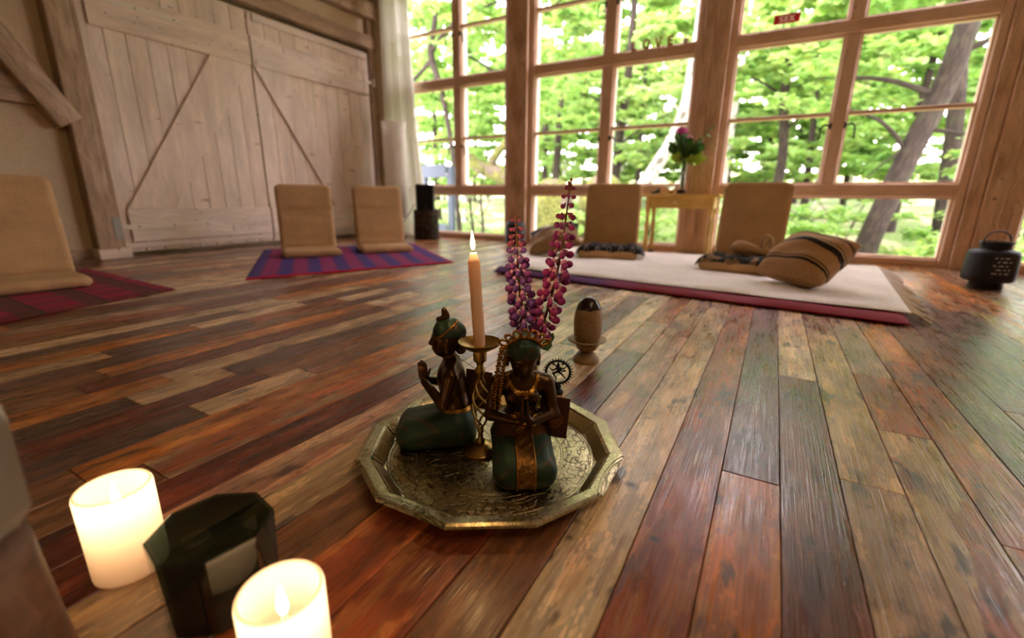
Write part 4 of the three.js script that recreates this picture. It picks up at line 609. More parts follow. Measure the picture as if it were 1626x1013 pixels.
  single('crumpled_cloth', cg.translate(-0.92, 0, -5.42), std({ color: 0xcab39a, roughness: 1, side: THREE.DoubleSide }), 'pale crumpled cloth on the floor under the table', 'cloth');
  single('black_pouch', new THREE.SphereGeometry(1, 20, 12).scale(0.08, 0.02, 0.04).translate(-0.46, 0.022, -5.28), std({ color: 0x17140f, roughness: 0.8 }), 'flat black pouch on the floor before the post', 'pouch');
}
// ------------------------------------------------------------------ jar and lantern by the window wall
{
  const jm = std({ color: 0x2a2b2b, roughness: 0.6 });
  const j = thing('dark_jar', 'dark grey lidded jar standing before the left post', 'jar', [-3.13, 0, -5.62]);
  part('body', lathe([[0, 0], [0.11, 0], [0.135, 0.02], [0.14, 0.14], [0.138, 0.27], [0.125, 0.30], [0, 0.30]], 36), jm, j);
  part('lid', lathe([[0, 0.345], [0.05, 0.343], [0.06, 0.335], [0.07, 0.32], [0.10, 0.312], [0.115, 0.30], [0, 0.30]], 36), jm, j);
  const lm = std({ color: 0x14141a, roughness: 0.5, metalness: 0.3 });
  const l = thing('black_lantern', 'black pierced metal lantern with arched handle at right', 'lantern', [1.475, 0, -4.72]);
  part('foot', lathe([[0, 0], [0.095, 0], [0.10, 0.008], [0.095, 0.05], [0.115, 0.06], [0, 0.06]], 40), lm, l);
  part('body', lathe([[0.02, 0.055], [0.13, 0.058], [0.148, 0.07], [0.152, 0.10], [0.146, 0.26], [0.138, 0.285], [0.105, 0.298], [0.09, 0.30]], 48), lm, l);
  part('collar', lathe([[0.088, 0.295], [0.09, 0.34], [0.098, 0.345], [0.098, 0.352], [0.082, 0.352], [0.082, 0.295]], 40), lm, l);
  part('handle', tube([V(-0.092, 0.32, 0), V(-0.098, 0.37, 0), V(-0.06, 0.415, 0), V(0, 0.428, 0), V(0.06, 0.415, 0), V(0.098, 0.37, 0), V(0.092, 0.32, 0)], 0.006, 40, 8), lm, l).rotation.y = 0.5;
  const hm = std({ color: 0xc9ced6, roughness: 0.4, metalness: 0.2 }), cut = new THREE.SphereGeometry(1, 8, 6).scale(0.011, 0.004, 0.0025);
  const hp = []; for (let r = 0; r < 5; r++) for (let k = 0; k < 7; k++) if ((r * 3 + k * 2) % 5 < 3) { const a = -0.15 + k * 0.09 + (r % 2) * 0.03, y = 0.13 + r * 0.028; const g = cut.clone(); g.rotateZ(R(-0.7, 0.7)); g.translate(0, y, 0.1505 - (y - 0.1) * 0.035); g.rotateY(a); hp.push(g); }
  const ho = part('pierced_pattern', merge(hp), hm, l); ho.userData.kind = 'stuff';
}
// ------------------------------------------------------------------ letters and red sign on the right windows
{
  const font = await new FontLoader().loadAsync('fonts/droid/droid_sans_bold.typeface.json');
  const lm = std({ color: 0xa4714e, roughness: 0.7 });
  [['L', -1.735, 'first'], ['O', -1.605, 'second'], ['V', -1.46, 'third'], ['E', -1.325, 'last']].forEach(([c, x, o]) => {
    const g = new TextGeometry(c, { font, size: 0.098, depth: 0.016, curveSegments: 10, bevelEnabled: true, bevelSize: 0.0012, bevelThickness: 0.0012, bevelSegments: 1 }); g.computeBoundingBox(); g.translate(0, -g.boundingBox.min.y, 0);
    const m = single('letter_block', g, lm, `wooden letter ${c} standing on the middle window transom`, 'letter'); m.position.set(x, 2.3185, -5.876);
  });
  single('round_trinket', new THREE.SphereGeometry(0.03, 18, 12).scale(1.1, 1, 0.6).translate(-1.12, 2.349, -5.876), std({ color: 0xd9d4c8, roughness: 0.4 }), 'small pale round trinket right of the wooden letters', 'trinket');
  const W = 512, H = 200, cv = document.createElement('canvas'); cv.width = W; cv.height = H; const x = cv.getContext('2d'); x.fillStyle = '#c4132f'; x.fillRect(0, 0, W, H); x.fillStyle = '#fff4f2'; x.font = 'bold 185px sans-serif'; x.textAlign = 'center'; x.textBaseline = 'middle';
  for (const o of [-3, 0, 3]) x.fillText('SEX', W / 2 + o, H / 2 + 4); const t = new THREE.CanvasTexture(cv); t.colorSpace = THREE.SRGBColorSpace;
  const s = thing('red_sign', 'small red sign with white capital letters on window', 'sign', [-0.155, 2.43, -5.946]);
  part('board', cbox(0.235, 0.088, 0.004, 0.001), std({ color: 0xc4132f, roughness: 0.5 }), s);
  part('print', new THREE.PlaneGeometry(0.231, 0.084).translate(0, 0, 0.0026), std({ map: t, roughness: 0.5 }), s);
}
// ------------------------------------------------------------------ tray with figures, candle, lupines
const TC = [-0.553, -0.876], TRY = 0.0075;
const brass = std({ color: 0xa98a4e, roughness: 0.34, metalness: 1 });
{
  const S = 1024, engrave = (u, v) => {
    const x = u * 2 - 1, y = v * 2 - 1, r = Math.hypot(x, y), a = Math.atan2(y, x) / (2 * Math.PI) + 0.5; let h = 0.5;
    const ring = (q, w) => { const d = Math.abs(r - q); if (d < w) h -= 0.35 * (1 - d / w); };
    ring(0.93, 0.006); ring(0.905, 0.004); ring(0.66, 0.005); ring(0.64, 0.004); ring(0.40, 0.004); ring(0.14, 0.005); ring(0.70, 0.003);
    if (r > 0.67 && r < 0.9) { const k = (r - 0.67) / 0.23, s = vn(a, k, 90, 5, 251), q = vn(a, k, 45, 4, 252); h += Math.abs(s - 0.5) < 0.055 ? -0.35 : 0; h += Math.abs(q - 0.5) < 0.035 ? -0.3 : 0; }
    if (r > 0.42 && r < 0.62) { const k = (r - 0.42) / 0.2, s = Math.sin(a * 6.283 * 18) * 0.5 + 0.5; h += Math.abs(k - 0.15 - 0.7 * s) < 0.05 ? -0.3 : 0; h += Math.abs(vn(a, k, 60, 6, 253) - 0.5) < 0.05 ? -0.2 : 0; }
    if (r < 0.38) { const q = Math.abs(Math.sin(a * 6.283 * 6)) * 0.3 + 0.05; if (Math.abs(r - q) < 0.012) h -= 0.35; if (r > 0.15 && Math.abs(vn(u, v, 60, 60, 254) - 0.5) < 0.04) h -= 0.2; }
    return h;
  };
  const bumpT = tex(S, S, (u, v) => engrave(u, v) + 0.05 * (vn(u, v, 300, 300, 255) - 0.5) + 0.22 * (fbm(u, v, 4, 4, 256) - 0.5), false);
  const roughT = tex(512, 512, (u, v) => 0.15 + 0.22 * fbm(u, v, 8, 8, 257) + 0.08 * vn(u, v, 90, 90, 258), false);
  const colT = tex(S, S, (u, v) => { const g = clamp((0.5 - engrave(u, v)) / 0.35); return mix3(mix3(hex(0xb8a884), hex(0x968a6c), fbm(u, v, 7, 7, 259)), hex(0x3c3426), 0.5 * g).map(c => c * (0.9 + 0.2 * vn(u, v, 120, 120, 260))); });
  const tm = std({ map: colT, metalness: 1, roughnessMap: roughT, roughness: 1, bumpMap: bumpT, bumpScale: 0.0026 });
  const tr = thing('brass_tray', 'twelve sided engraved brass tray on the plank floor', 'tray', [TC[0], 0, TC[1]], 0);
  const N = 12, a0 = -1.345 - Math.PI / 12 * 0;   // one vertex direction
  const rings = [[0.0, TRY], [0.262, TRY], [0.268, 0.009], [0.296, 0.036], [0.300, 0.0395], [0.322, 0.0415], [0.330, 0.040], [0.333, 0.036], [0.330, 0.0335], [0.302, 0.030], [0.268, 0.003], [0.262, 0.0], [0, 0.0]];
  const pos = [], uv = [], idx = [], sub = 6;
  rings.forEach(([r, y]) => { for (let k = 0; k <= N * sub; k++) { const i = Math.floor(k / sub), f = (k % sub) / sub, A = a0 + i * Math.PI / 6, B = A + Math.PI / 6; const x = lerp(Math.cos(A), Math.cos(B), f) * r, z = lerp(Math.sin(A), Math.sin(B), f) * r; pos.push(x, y, z); uv.push(x / 0.56 + 0.5, z / 0.56 + 0.5); } });
  const M = N * sub + 1; for (let j = 0; j < rings.length - 1; j++) for (let k = 0; k < N * sub; k++) { const a = j * M + k, b = a + M; idx.push(a, a + 1, b, b, a + 1, b + 1); }
  let g = new THREE.BufferGeometry(); g.setAttribute('position', new THREE.Float32BufferAttribute(pos, 3)); g.setAttribute('uv', new THREE.Float32BufferAttribute(uv, 2)); g.setIndex(idx); g = g.toNonIndexed(); g.computeVertexNormals();
  part('dish', g, tm, tr);
  // ribbed inner wall
  const ribs = []; for (let i = 0; i < N; i++) for (let k = 1; k < 20; k++) { const A = a0 + i * Math.PI / 6, B = A + Math.PI / 6, f = k / 20, c = [lerp(Math.cos(A), Math.cos(B), f), lerp(Math.sin(A), Math.sin(B), f)]; const q = new THREE.CapsuleGeometry(0.0022, 0.03, 2, 6); q.applyQuaternion(new THREE.Quaternion().setFromUnitVectors(V(0, 1, 0), V(c[0] * 0.028, 0.027, c[1] * 0.028).normalize())); q.translate(c[0] * 0.282, 0.0225, c[1] * 0.282); ribs.push(q); }
  part('ribbing', merge(ribs), std({ color: 0xa89a78, metalness: 1, roughness: 0.32 }), tr);
}
const FY = TRY + 0.0005;
// candle holder and taper
{
  const t = thing('candle_holder', 'brass candle holder with twisted wire stem on tray', 'candle holder', [-0.575, FY, -0.861]);
  part('base', lathe([[0, 0.024], [0.008, 0.024], [0.020, 0.020], [0.036, 0.012], [0.041, 0.006], [0.046, 0.005], [0.046, 0.0], [0, 0]], 48), brass, t);
  part('stem', lathe([[0.0, 0.02], [0.010, 0.022], [0.012, 0.03], [0.007, 0.036], [0.006, 0.05], [0.010, 0.058], [0.004, 0.064]], 24), brass, t);
  for (let k = 0; k < 4; k++) { const p = []; for (let i = 0; i <= 24; i++) { const f = i / 24, a = k * Math.PI / 2 + f * Math.PI * 1.9, r = 0.004 + 0.017 * Math.sin(Math.PI * f) ** 0.8; p.push(V(Math.cos(a) * r, 0.058 + 0.142 * f, Math.sin(a) * r)); } part('twisted_wire', tube(p, 0.0028, 60, 8), brass, t); }
  part('knob', lathe([[0.003, 0.192], [0.009, 0.198], [0.007, 0.206], [0.012, 0.214], [0.013, 0.222], [0.008, 0.232], [0.009, 0.24], [0.016, 0.246], [0.017, 0.272], [0.014, 0.278], [0, 0.278]], 28), brass, t);
  part('drip_dish', lathe([[0.012, 0.276], [0.030, 0.279], [0.046, 0.289], [0.0515, 0.296], [0.0525, 0.2955], [0.047, 0.2865], [0.030, 0.2765], [0.012, 0.2735]], 48), brass, t);
  const c = thing('taper_candle', 'lit pale taper candle leaning slightly in its holder', 'candle', [-0.575, FY + 0.2785, -0.861]);
  const wax = phy({ color: 0xf3d3b4, roughness: 0.45, specularIntensity: 0.5, transmission: 0.25, thickness: 0 });
  const body = new THREE.Group(); c.add(body);
  const tilt = new THREE.Matrix4().makeRotationAxis(V(-0.49, 0, -0.87).normalize(), -0.0 ).multiply(new THREE.Matrix4().makeRotationAxis(V(0.49, 0, 0.87).normalize(), 0.055));
  c.remove(body);
  const put = g => g.applyMatrix4(tilt);
  part('wax', put(lathe([[0, 0.0], [0.0118, 0.0], [0.0142, 0.01], [0.0142, 0.205], [0.0138, 0.212], [0.010, 0.219], [0.008, 0.228], [0.0065, 0.230], [0.004, 0.226], [0, 0.226]], 32)), wax, c);
  part('wick', put(tube([V(0, 0.224, 0), V(0.0004, 0.233, 0), V(0.002, 0.240, 0)], 0.0012, 10, 6)), std({ color: 0x18100a, roughness: 1 }), c);
  const fl = part('flame', put(lathe([[0, 0.236], [0.003, 0.238], [0.0055, 0.246], [0.0052, 0.255], [0.003, 0.268], [0.001, 0.278], [0, 0.281]], 18)), std({ color: 0x000000, emissive: new THREE.Color().setRGB(1, 0.72, 0.36), emissiveIntensity: 14, roughness: 1 }), c);
  const l = new THREE.PointLight(new THREE.Color().setRGB(1, 0.58, 0.24), TAPER_CD); l.position.copy(V(0, 0.254, 0).applyMatrix4(tilt)); l.shadow.radius = 0.3; l.castShadow = true; l.name = 'taper_light'; c.add(l);
}
// pillar candles: hollowed wax walls lit from inside by their flames
function pillar(x, z, r, h, label) {
  const t = thing('pillar_candle', label, 'candle', [x, 0, z]);
  const wax = phy({ color: 0xfff0e0, roughness: 1, transmission: 0.55, thickness: 0, specularIntensity: 0.2, side: THREE.DoubleSide });
  const pr = []; const top = h; pr.push([r * 0.985, 0.0]); pr.push([r, 0.006]); for (let i = 1; i <= 10; i++) pr.push([r, 0.006 + (top - 0.014) * i / 10]); pr.push([r - 0.001, top - 0.003], [r - 0.003, top], [r - 0.0055, top - 0.001], [r - 0.007, top - 0.004]);
  part('wax_wall', lathe(pr, 64), wax, t);
  part('wax_base', lathe([[0, 0.001], [r * 0.98, 0.001]], 48), wax, t);
  const pool = wax.clone(); pool.transmission = 0.3; part('wax_pool', lathe([[r * 0.995, 0.004], [r * 0.12, top - 0.052], [0, top - 0.051]], 48), pool, t);
  part('wick', tube([V(0, top - 0.053, 0), V(0.001, top - 0.045, 0), V(0.003, top - 0.038, 0)], 0.0015, 8, 6), std({ color: 0x140c08, roughness: 1 }), t);
  part('flame', lathe([[0, top - 0.042], [0.004, top - 0.039], [0.007, top - 0.030], [0.006, top - 0.018], [0.003, top - 0.004], [0.001, top + 0.006], [0, top + 0.008]], 18), std({ color: 0x000000, emissive: new THREE.Color().setRGB(1, 0.75, 0.4), emissiveIntensity: 16, roughness: 1 }), t);
  const l = new THREE.PointLight(new THREE.Color().setRGB(1, 0.70, 0.40), PILLAR_CD); l.position.set(0, top - 0.024, 0); l.shadow.radius = 0.4; l.castShadow = true; l.name = 'pillar_light'; t.add(l);
}
pillar(-0.911, -0.242, 0.054, 0.162, 'lit pillar candle at left behind the dark glass');
pillar(-0.497, -0.266, 0.054, 0.140, 'lit pillar candle at the bottom edge nearest the viewer');
// dark faceted glass between the candles
{
  const t = thing('dark_glass_holder', 'dark green octagonal glass tea light holder between candles', 'candle holder', [-0.700, 0, -0.287], 0.22);
  const gm = phy({ color: 0x84948a, transmission: 0.96, thickness: 0, roughness: 0.03, ior: 1.5, side: THREE.DoubleSide });
  const g = (pts) => { let q = new THREE.LatheGeometry(pts.map(p => new THREE.Vector2(...p)), 8); q = q.toNonIndexed(); q.computeVertexNormals(); return q; };
  part('outer_glass', g([[0.074, 0.0], [0.081, 0.006], [0.087, 0.132], [0.0865, 0.139], [0.084, 0.1405], [0.0795, 0.138]]), gm, t);
  part('inner_glass', g([[0.0795, 0.138], [0.074, 0.020], [0.0, 0.018]]), gm, t);
  part('glass_foot', g([[0, 0.0], [0.074, 0.0]]), gm, t);
  part('tea_light', lathe([[0, 0.021], [0.026, 0.021], [0.027, 0.028], [0.027, 0.040], [0.025, 0.040], [0.024, 0.036], [0, 0.036]], 28), std({ color: 0xd9c9b0, roughness: 0.6 }), t);
}
// blurred frosted cup on a wooden stump at the lower left corner
{
  const st = thing('wooden_stand', 'blurred brown wooden stand at the lower left corner', 'stand', [-0.70, 0, -0.037]);
  part('body', lathe([[0, 0], [0.085, 0], [0.087, 0.02], [0.082, 0.08], [0.076, 0.16], [0.072, 0.24], [0.070, 0.29], [0, 0.29]], 40), std({ map: wt(256, 512, 390, { a: 0x5a3822, b: 0x4a2d1c, c: 0x68442c, knots: 1, grain: 0.2 }, 3, 2), roughness: 0.6 }), st);
  const c = thing('frosted_cup', 'blurred frosted glass cup on the wooden stand', 'cup', [-0.70, 0.2905, -0.037], 0.25);
  let q = new THREE.LatheGeometry([[0, 0.0], [0.068, 0.0], [0.082, 0.022], [0.084, 0.12], [0.078, 0.138], [0.074, 0.138], [0.076, 0.03], [0.0, 0.014]].map(p => new THREE.Vector2(...p)), 8).toNonIndexed(); q.computeVertexNormals();
  part('glass', q, phy({ color: 0x8f7f72, transmission: 0.5, thickness: 0, roughness: 0.6, side: THREE.DoubleSide }), c);
}
// ------------------------------------------------------------------ kneeling figurines
const bronze = std({ color: 0x4c3724, metalness: 0.85, roughness: 0.3, bumpMap: plasterBump, bumpScale: 0.001 });
const patina = std({ map: tex(256, 256, (u, v) => mix3(mix3(hex(0x1e3227), hex(0x2b4434), fbm(u, v, 5, 5, 261)), hex(0x4a3823), smooth(0.6, 0.72, fbm(u, v, 9, 9, 262)))), metalness: 0.35, roughness: 0.5 });
const oldGold = std({ color: 0x9c6f30, metalness: 1, roughness: 0.36 });
function sphUV(g, s = 8) { const p = g.attributes.position, uv = []; for (let i = 0; i < p.count; i++) uv.push(p.getX(i) * s + p.getZ(i) * s * 0.7, p.getY(i) * s); g.setAttribute('uv', new THREE.Float32BufferAttribute(uv, 2)); return g; }
function handSDF(x, y, z, s, w, up) {   // one hand of a praying pair; s side, w wrist point, up finger direction tilt
  const px = s * 0.0058; let d = ell(x, y, z, [px, w[1] + 0.018, w[2] + 0.004], [0.0052, 0.016, 0.012]);
  d = smin(d, cap(x, y, z, w, [px, w[1] + 0.012, w[2] + 0.002], 0.0085, 0.008), 0.006);
  for (let k = 0; k < 4; k++) { const zz = w[2] - 0.005 + k * 0.0058, len = [0.020, 0.026, 0.028, 0.023][k]; d = Math.min(d, Math.min(cap(x, y, z, [px, w[1] + 0.026, zz], [px * 0.9, w[1] + 0.026 + len * 0.55, zz + up], 0.0034, 0.0031), cap(x, y, z, [px * 0.9, w[1] + 0.026 + len * 0.55, zz + up], [px * 0.8, w[1] + 0.026 + len, zz + up * 2.2], 0.0031, 0.0025))); }
  return Math.min(d, cap(x, y, z, [px, w[1] + 0.014, w[2] - 0.008], [px * 1.0, w[1] + 0.030, w[2] - 0.0145], 0.004, 0.003));
}
function figure(pos, yaw, o, label) {
  const t = thing('kneeling_figurine', label, 'figurine', pos, yaw, 'kneeling praying figurines on the tray');
  const hd = o.head, ca = Math.cos(o.nod), sa = Math.sin(o.nod);
  const loc = (x, y, z) => { const dy = y - hd[1], dz = z - hd[2]; return [x - hd[0], dy * ca + dz * sa, -dy * sa + dz * ca]; };   // head-local coordinates
  const legs = (x, y, z) => {
    const ax = Math.abs(x); let d = cap(ax, y, z, [0.030, 0.058, -0.030], [0.036, 0.040, o.knee], 0.043, 0.036);
    d = smin(d, cap(ax, y, z, [0.036, 0.028, o.knee], [0.030, 0.024, -0.060], 0.028, 0.024), 0.02); d = smin(d, cap(x, y, z, [0, 0.056, -0.03], [0, 0.040, o.knee], 0.044, 0.037), 0.02); d = smin(d, ell(x, y, z, [0, 0.060, -0.040], [0.062, 0.046, 0.046]), 0.025); return Math.max(d, -y + 0.0005);
  };
  const body = (x, y, z) => {
    const ax = Math.abs(x), s = x < 0 ? -1 : 1; let d = ell(x, y, z, [0, 0.105, -0.032], [0.044, 0.04, 0.036]);
    d = smin(d, cap(x, y, z, [0, 0.11, -0.030], [0, 0.15, -0.026], 0.031, 0.034), 0.02);
    d = smin(d, ell(x, y, z, [0, 0.185, -0.022], [o.chest, 0.045, 0.036]), 0.02);
    if (o.bust) d = smin(d, ell(ax, y, z, [0.021, 0.180, 0.006], [0.019, 0.018, 0.015]), 0.008);
    d = smin(d, cap(ax, y, z, [0.02, 0.218, -0.024], [0.055, 0.205, -0.024], 0.019, 0.020), 0.018);
    d = smin(d, cap(x, y, z, [0, 0.215, -0.022], [hd[0], hd[1] - 0.03, hd[2] - 0.008], 0.017, 0.015), 0.012);
    // head
    const [lx, ly, lz] = loc(x, y, z), lax = Math.abs(lx); let h = ell(lx, ly, lz, [0, 0.006, -0.006], [0.035, 0.040, 0.039]); h = smin(h, ell(lx, ly, lz, [0, -0.020, 0.008], [0.025, 0.027, 0.026]), 0.012);
    h = smin(h, cap(lx, ly, lz, [0, 0.006, 0.031], [0, -0.010, 0.0385], 0.0035, 0.0055), 0.005);               // nose
    h = smin(h, cap(lax, ly, lz, [0.005, 0.009, 0.0325], [0.022, 0.010, 0.026], 0.003, 0.002), 0.003);          // brow
    h = -smin(-h, ell(lax, ly, lz, [0.0135, 0.000, 0.036], [0.009, 0.005, 0.007]), 0.003);                      // sockets
    h = smin(h, ell(lax, ly, lz, [0.0135, 0.0, 0.0285], [0.0075, 0.0038, 0.0045]), 0.001);                      // lids
    h = smin(h, cap(lax, ly, lz, [0, -0.0215, 0.0335], [0.008, -0.0205, 0.030], 0.0030, 0.0016), 0.002); h = smin(h, cap(lax, ly, lz, [0, -0.0262, 0.0325], [0.006, -0.0252, 0.030], 0.0030, 0.0018), 0.002);   // lips
    h = smin(h, ell(lax, ly, lz, [0.036, -0.004, -0.004], [0.005, 0.014, 0.009]), 0.004); h = Math.min(h, cap(lax, ly, lz, [0.037, -0.014, -0.003], [0.036, -0.026, -0.003], 0.004, 0.005));   // ears with drops
    d = smin(d, h, 0.008);
    // arms
    const el = o.elbow, w = [0.011, o.wrist[1], o.wrist[2]]; let a = cap(ax, y, z, [0.060, 0.203, -0.024], el, 0.0185, 0.0145); a = smin(a, cap(ax, y, z, el, w, 0.0145, 0.0095), 0.008);
    d = smin(d, a, 0.008); d = smin(d, handSDF(x, y, z, s, [s * w[0], w[1], w[2]], o.up), 0.002); return d;
  };
  const B = [[-0.12, 0.06, -0.11], [0.12, 0.36, 0.13]];
  part('body', sphUV(sdfGeo(body, ...B, 0.0029)), bronze, t);
  part('skirt', sphUV(sdfGeo(legs, [-0.12, -0.006, -0.12], [0.12, 0.13, 0.16], 0.004)), patina, t);
  const torus = (x, y, z, c, Rr, r, sq = 1) => { const q = Math.hypot(x - c[0], (z - c[2]) * sq) - Rr; return Math.hypot(q, y - c[1]) - r; };
  part('belt', sdfGeo((x, y, z) => Math.min(torus(x, y, z, [0, 0.096, -0.032], 0.045, 0.006, 1.18), torus(x, y, z, [0, 0.104, -0.032], 0.043, 0.004, 1.2)), [-0.08, 0.07, -0.1], [0.08, 0.125, 0.04], 0.0028), oldGold, t);
  // headwear
  const wrap = (x, y, z) => { const [lx, ly, lz] = loc(x, y, z); let d = ell(lx, ly, lz, [0, 0.016, -0.010], [0.0395, 0.038, 0.0425]); d += 0.0012 * Math.sin(lz * 260 + lx * 60); return Math.max(d, -(ly - 0.012 + (lz - 0.0) * 0.20 - (lz < 0 ? 0.25 * lz : 0))); };
  part('head_wrap', sphUV(sdfGeo(wrap, [-0.07, hd[1] - 0.03, hd[2] - 0.08], [0.07, hd[1] + 0.09, hd[2] + 0.07], 0.003)), patina, t);
  const toHead = g => { g.rotateX(o.nod); g.translate(...hd); return g; };
  if (o.crown) {
    const gs = []; for (let k = 0; k < 7; k++) { const a = (k - 3) * 0.34; const q = new THREE.TorusGeometry(0.0078, 0.0024, 8, 20).scale(0.9, 1.5, 1); q.translate(0, 0.054, 0); q.rotateZ(-a); q.translate(0, 0.014, -0.002); gs.push(toHead(q)); }
    { const p = []; for (let k = 0; k <= 16; k++) { const a = lerp(-1.25, 1.25, k / 16); p.push(V(Math.sin(a) * 0.0425, 0.014 + Math.cos(a) * 0.0425, -0.002)); } gs.push(toHead(tube(p, 0.0032, 40, 8))); }
    part('crown', merge(gs), oldGold, t);
    const br = []; for (const [ox, oz] of [[-0.004, 0.010], [0.007, 0.006], [0.010, -0.008], [-0.002, -0.004]]) for (let k = 0; k < 22; k++) { const f = k / 21, q = new THREE.SphereGeometry(0.0048 * (1 - 0.25 * f), 8, 6).scale(1, 0.8, 1); q.translate(-(0.038 + 0.020 * Math.sin(f * 1.6) + ox + 0.0015 * (k % 2)), hd[1] + 0.022 - f * 0.145, hd[2] - 0.008 + oz - 0.002 * Math.sin(f * 9) + 0.012 * f); br.push(q); }
    part('braid', merge(br), oldGold, t);
    const shell = (off, keep) => (x, y, z) => Math.max(body(x, y, z) - off, keep(x, y, z));
    part('necklace', sdfGeo(shell(0.0026, (x, y, z) => Math.max(Math.abs(Math.hypot(x, (y - 0.232) * 0.9) - 0.036) - 0.0055 - 0.0015 * Math.sin(Math.atan2(x, y - 0.232) * 26), -z - 0.012)), [-0.07, 0.17, -0.03], [0.07, 0.25, 0.06], 0.0026), oldGold, t);
    part('waist_bands', sdfGeo((x, y, z) => Math.max(Math.min(...[0.108, 0.118, 0.128, 0.138].map(h => torus(x, y, z, [0, h, -0.029], 0.036, 0.0045, 1.0))), Math.abs(x) - 0.022, -z - 0.01), [-0.05, 0.09, -0.03], [0.05, 0.15, 0.03], 0.0026), oldGold, t);
    part('peplum', sdfGeo((x, y, z) => { const q = Math.hypot(x, z + 0.032), fl = 0.048 + (0.125 - y) * 0.5; return Math.max(Math.abs(q - fl) - 0.0028, y - 0.122, 0.082 + 0.012 * Math.cos(x * 45) - y, 0.016 - Math.abs(x)); }, [-0.09, 0.06, -0.11], [0.09, 0.13, 0.05], 0.003), bronze, t);
    part('sash', sphUV(sdfGeo((x, y, z) => Math.max(legs(x, y, z) - 0.0032, Math.abs(x) - 0.021, -z - 0.005), [-0.03, -0.004, -0.01], [0.03, 0.12, 0.16], 0.0028)), std({ color: 0x7d5a2c, metalness: 0.9, roughness: 0.4, bumpMap: plasterBump, bumpScale: 0.004 }), t);
    part('sash_edge', sdfGeo((x, y, z) => Math.max(legs(x, y, z) - 0.005, Math.abs(Math.abs(x) - 0.020) - 0.0022, -z - 0.005), [-0.03, -0.004, -0.01], [0.03, 0.12, 0.16], 0.0024), oldGold, t);
    part('bracelet', merge([1, -1].map(s => new THREE.TorusGeometry(0.0125, 0.003, 8, 20).rotateY(s * 0.9).translate(s * 0.024, o.wrist[1] - 0.003, o.wrist[2] - 0.012))), oldGold, t);
  } else {
    part('top_knot', toHead(sdfGeo((x, y, z) => smin(ell(x, y, z, [0, 0.060, -0.004], [0.010, 0.014, 0.010]), smin(ell(x, y, z, [0.0, 0.074, 0.0], [0.008, 0.009, 0.007]), ell(x, y, z, [0.0, 0.052, 0.012], [0.007, 0.008, 0.010]), 0.006), 0.006), [-0.03, 0.03, -0.03], [0.03, 0.1, 0.04], 0.0026)), bronze, t);
    part('wrap_tail', toHead(sdfGeo((x, y, z) => smin(ell(x, y, z, [0, -0.028, -0.038], [0.018, 0.013, 0.012]), cap(x, y, z, [0, 0.005, -0.045], [0, -0.026, -0.038], 0.008, 0.012), 0.01), [-0.04, -0.06, -0.07], [0.04, 0.04, -0.01], 0.003)), bronze, t);
    part('wrap_band', sdfGeo((x, y, z) => { const [lx, ly, lz] = loc(x, y, z); return Math.max(ell(lx, ly, lz, [0, 0.016, -0.010], [0.0415, 0.040, 0.0445]), Math.abs(ly - 0.024 + lz * 0.75) - 0.0035); }, [-0.07, hd[1] - 0.05, hd[2] - 0.08], [0.07, hd[1] + 0.09, hd[2] + 0.07], 0.0026), oldGold, t);
  }
  return t;
}
const male = figure([-0.688, FY, -0.856], -0.97, { head: [0, 0.284, -0.010], nod: 0.02, knee: 0.085, chest: 0.046, elbow: [0.070, 0.135, -0.004], wrist: [0.011, 0.172, 0.046], up: 0.001 }, 'bronze figurine with head wrap kneeling in profile facing left');
const female = figure([-0.456, FY, -0.862], 0.58, { head: [0, 0.279, 0.004], nod: 0.42, knee: 0.088, chest: 0.044, bust: true, elbow: [0.075, 0.132, -0.004], wrist: [0.011, 0.142, 0.056], up: -0.001, crown: true }, 'bronze figurine with golden crown kneeling towards the viewer');
{
  const cv = document.createElement('canvas'); cv.width = 160; cv.height = 220; const c = cv.getContext('2d'); c.fillStyle = '#4a2413'; c.fillRect(0, 0, 160, 220); c.strokeStyle = '#9c6a34'; c.lineWidth = 4; c.beginPath(); c.arc(80, 120, 46, 0, 6.3); c.stroke(); c.lineWidth = 3; for (let k = 0; k < 8; k++) { const a = k * Math.PI / 4; c.beginPath(); c.arc(80 + Math.cos(a) * 22, 120 + Math.sin(a) * 22, 12, 0, 6.3); c.stroke(); } c.beginPath(); c.arc(80, 120, 10, 0, 6.3); c.stroke();
  const ct = new THREE.CanvasTexture(cv); ct.colorSpace = THREE.SRGBColorSpace; const cm = std({ map: ct, roughness: 0.6 });
  const cardGeo = new THREE.BoxGeometry(0.072, 0.108, 0.0016);
  const card = (fig, p, ry, rz) => { const inv = fig.rotation.y, d = V(p[0] - fig.position.x, p[1] - fig.position.y, p[2] - fig.position.z).applyAxisAngle(V(0, 1, 0), -inv); const m = part('hang_tag', cardGeo, cm, fig); m.position.copy(d); m.rotation.set(0, ry - inv, rz); m.userData.label = 'brown card tag with golden round print'; const top = d.clone().add(V(0, 0.054, 0)); part('tag_string', tube([top, top.clone().lerp(V(0, 0.232, -0.045), 0.5), V(0, 0.232, -0.042)], 0.0008, 10, 5), std({ color: 0x2a1a10, roughness: 1 }), fig); };
  card(male, [-0.625, 0.142, -0.925], 0.30, -0.08); card(female, [-0.402, 0.120, -0.925], 0.30, -0.06);
}
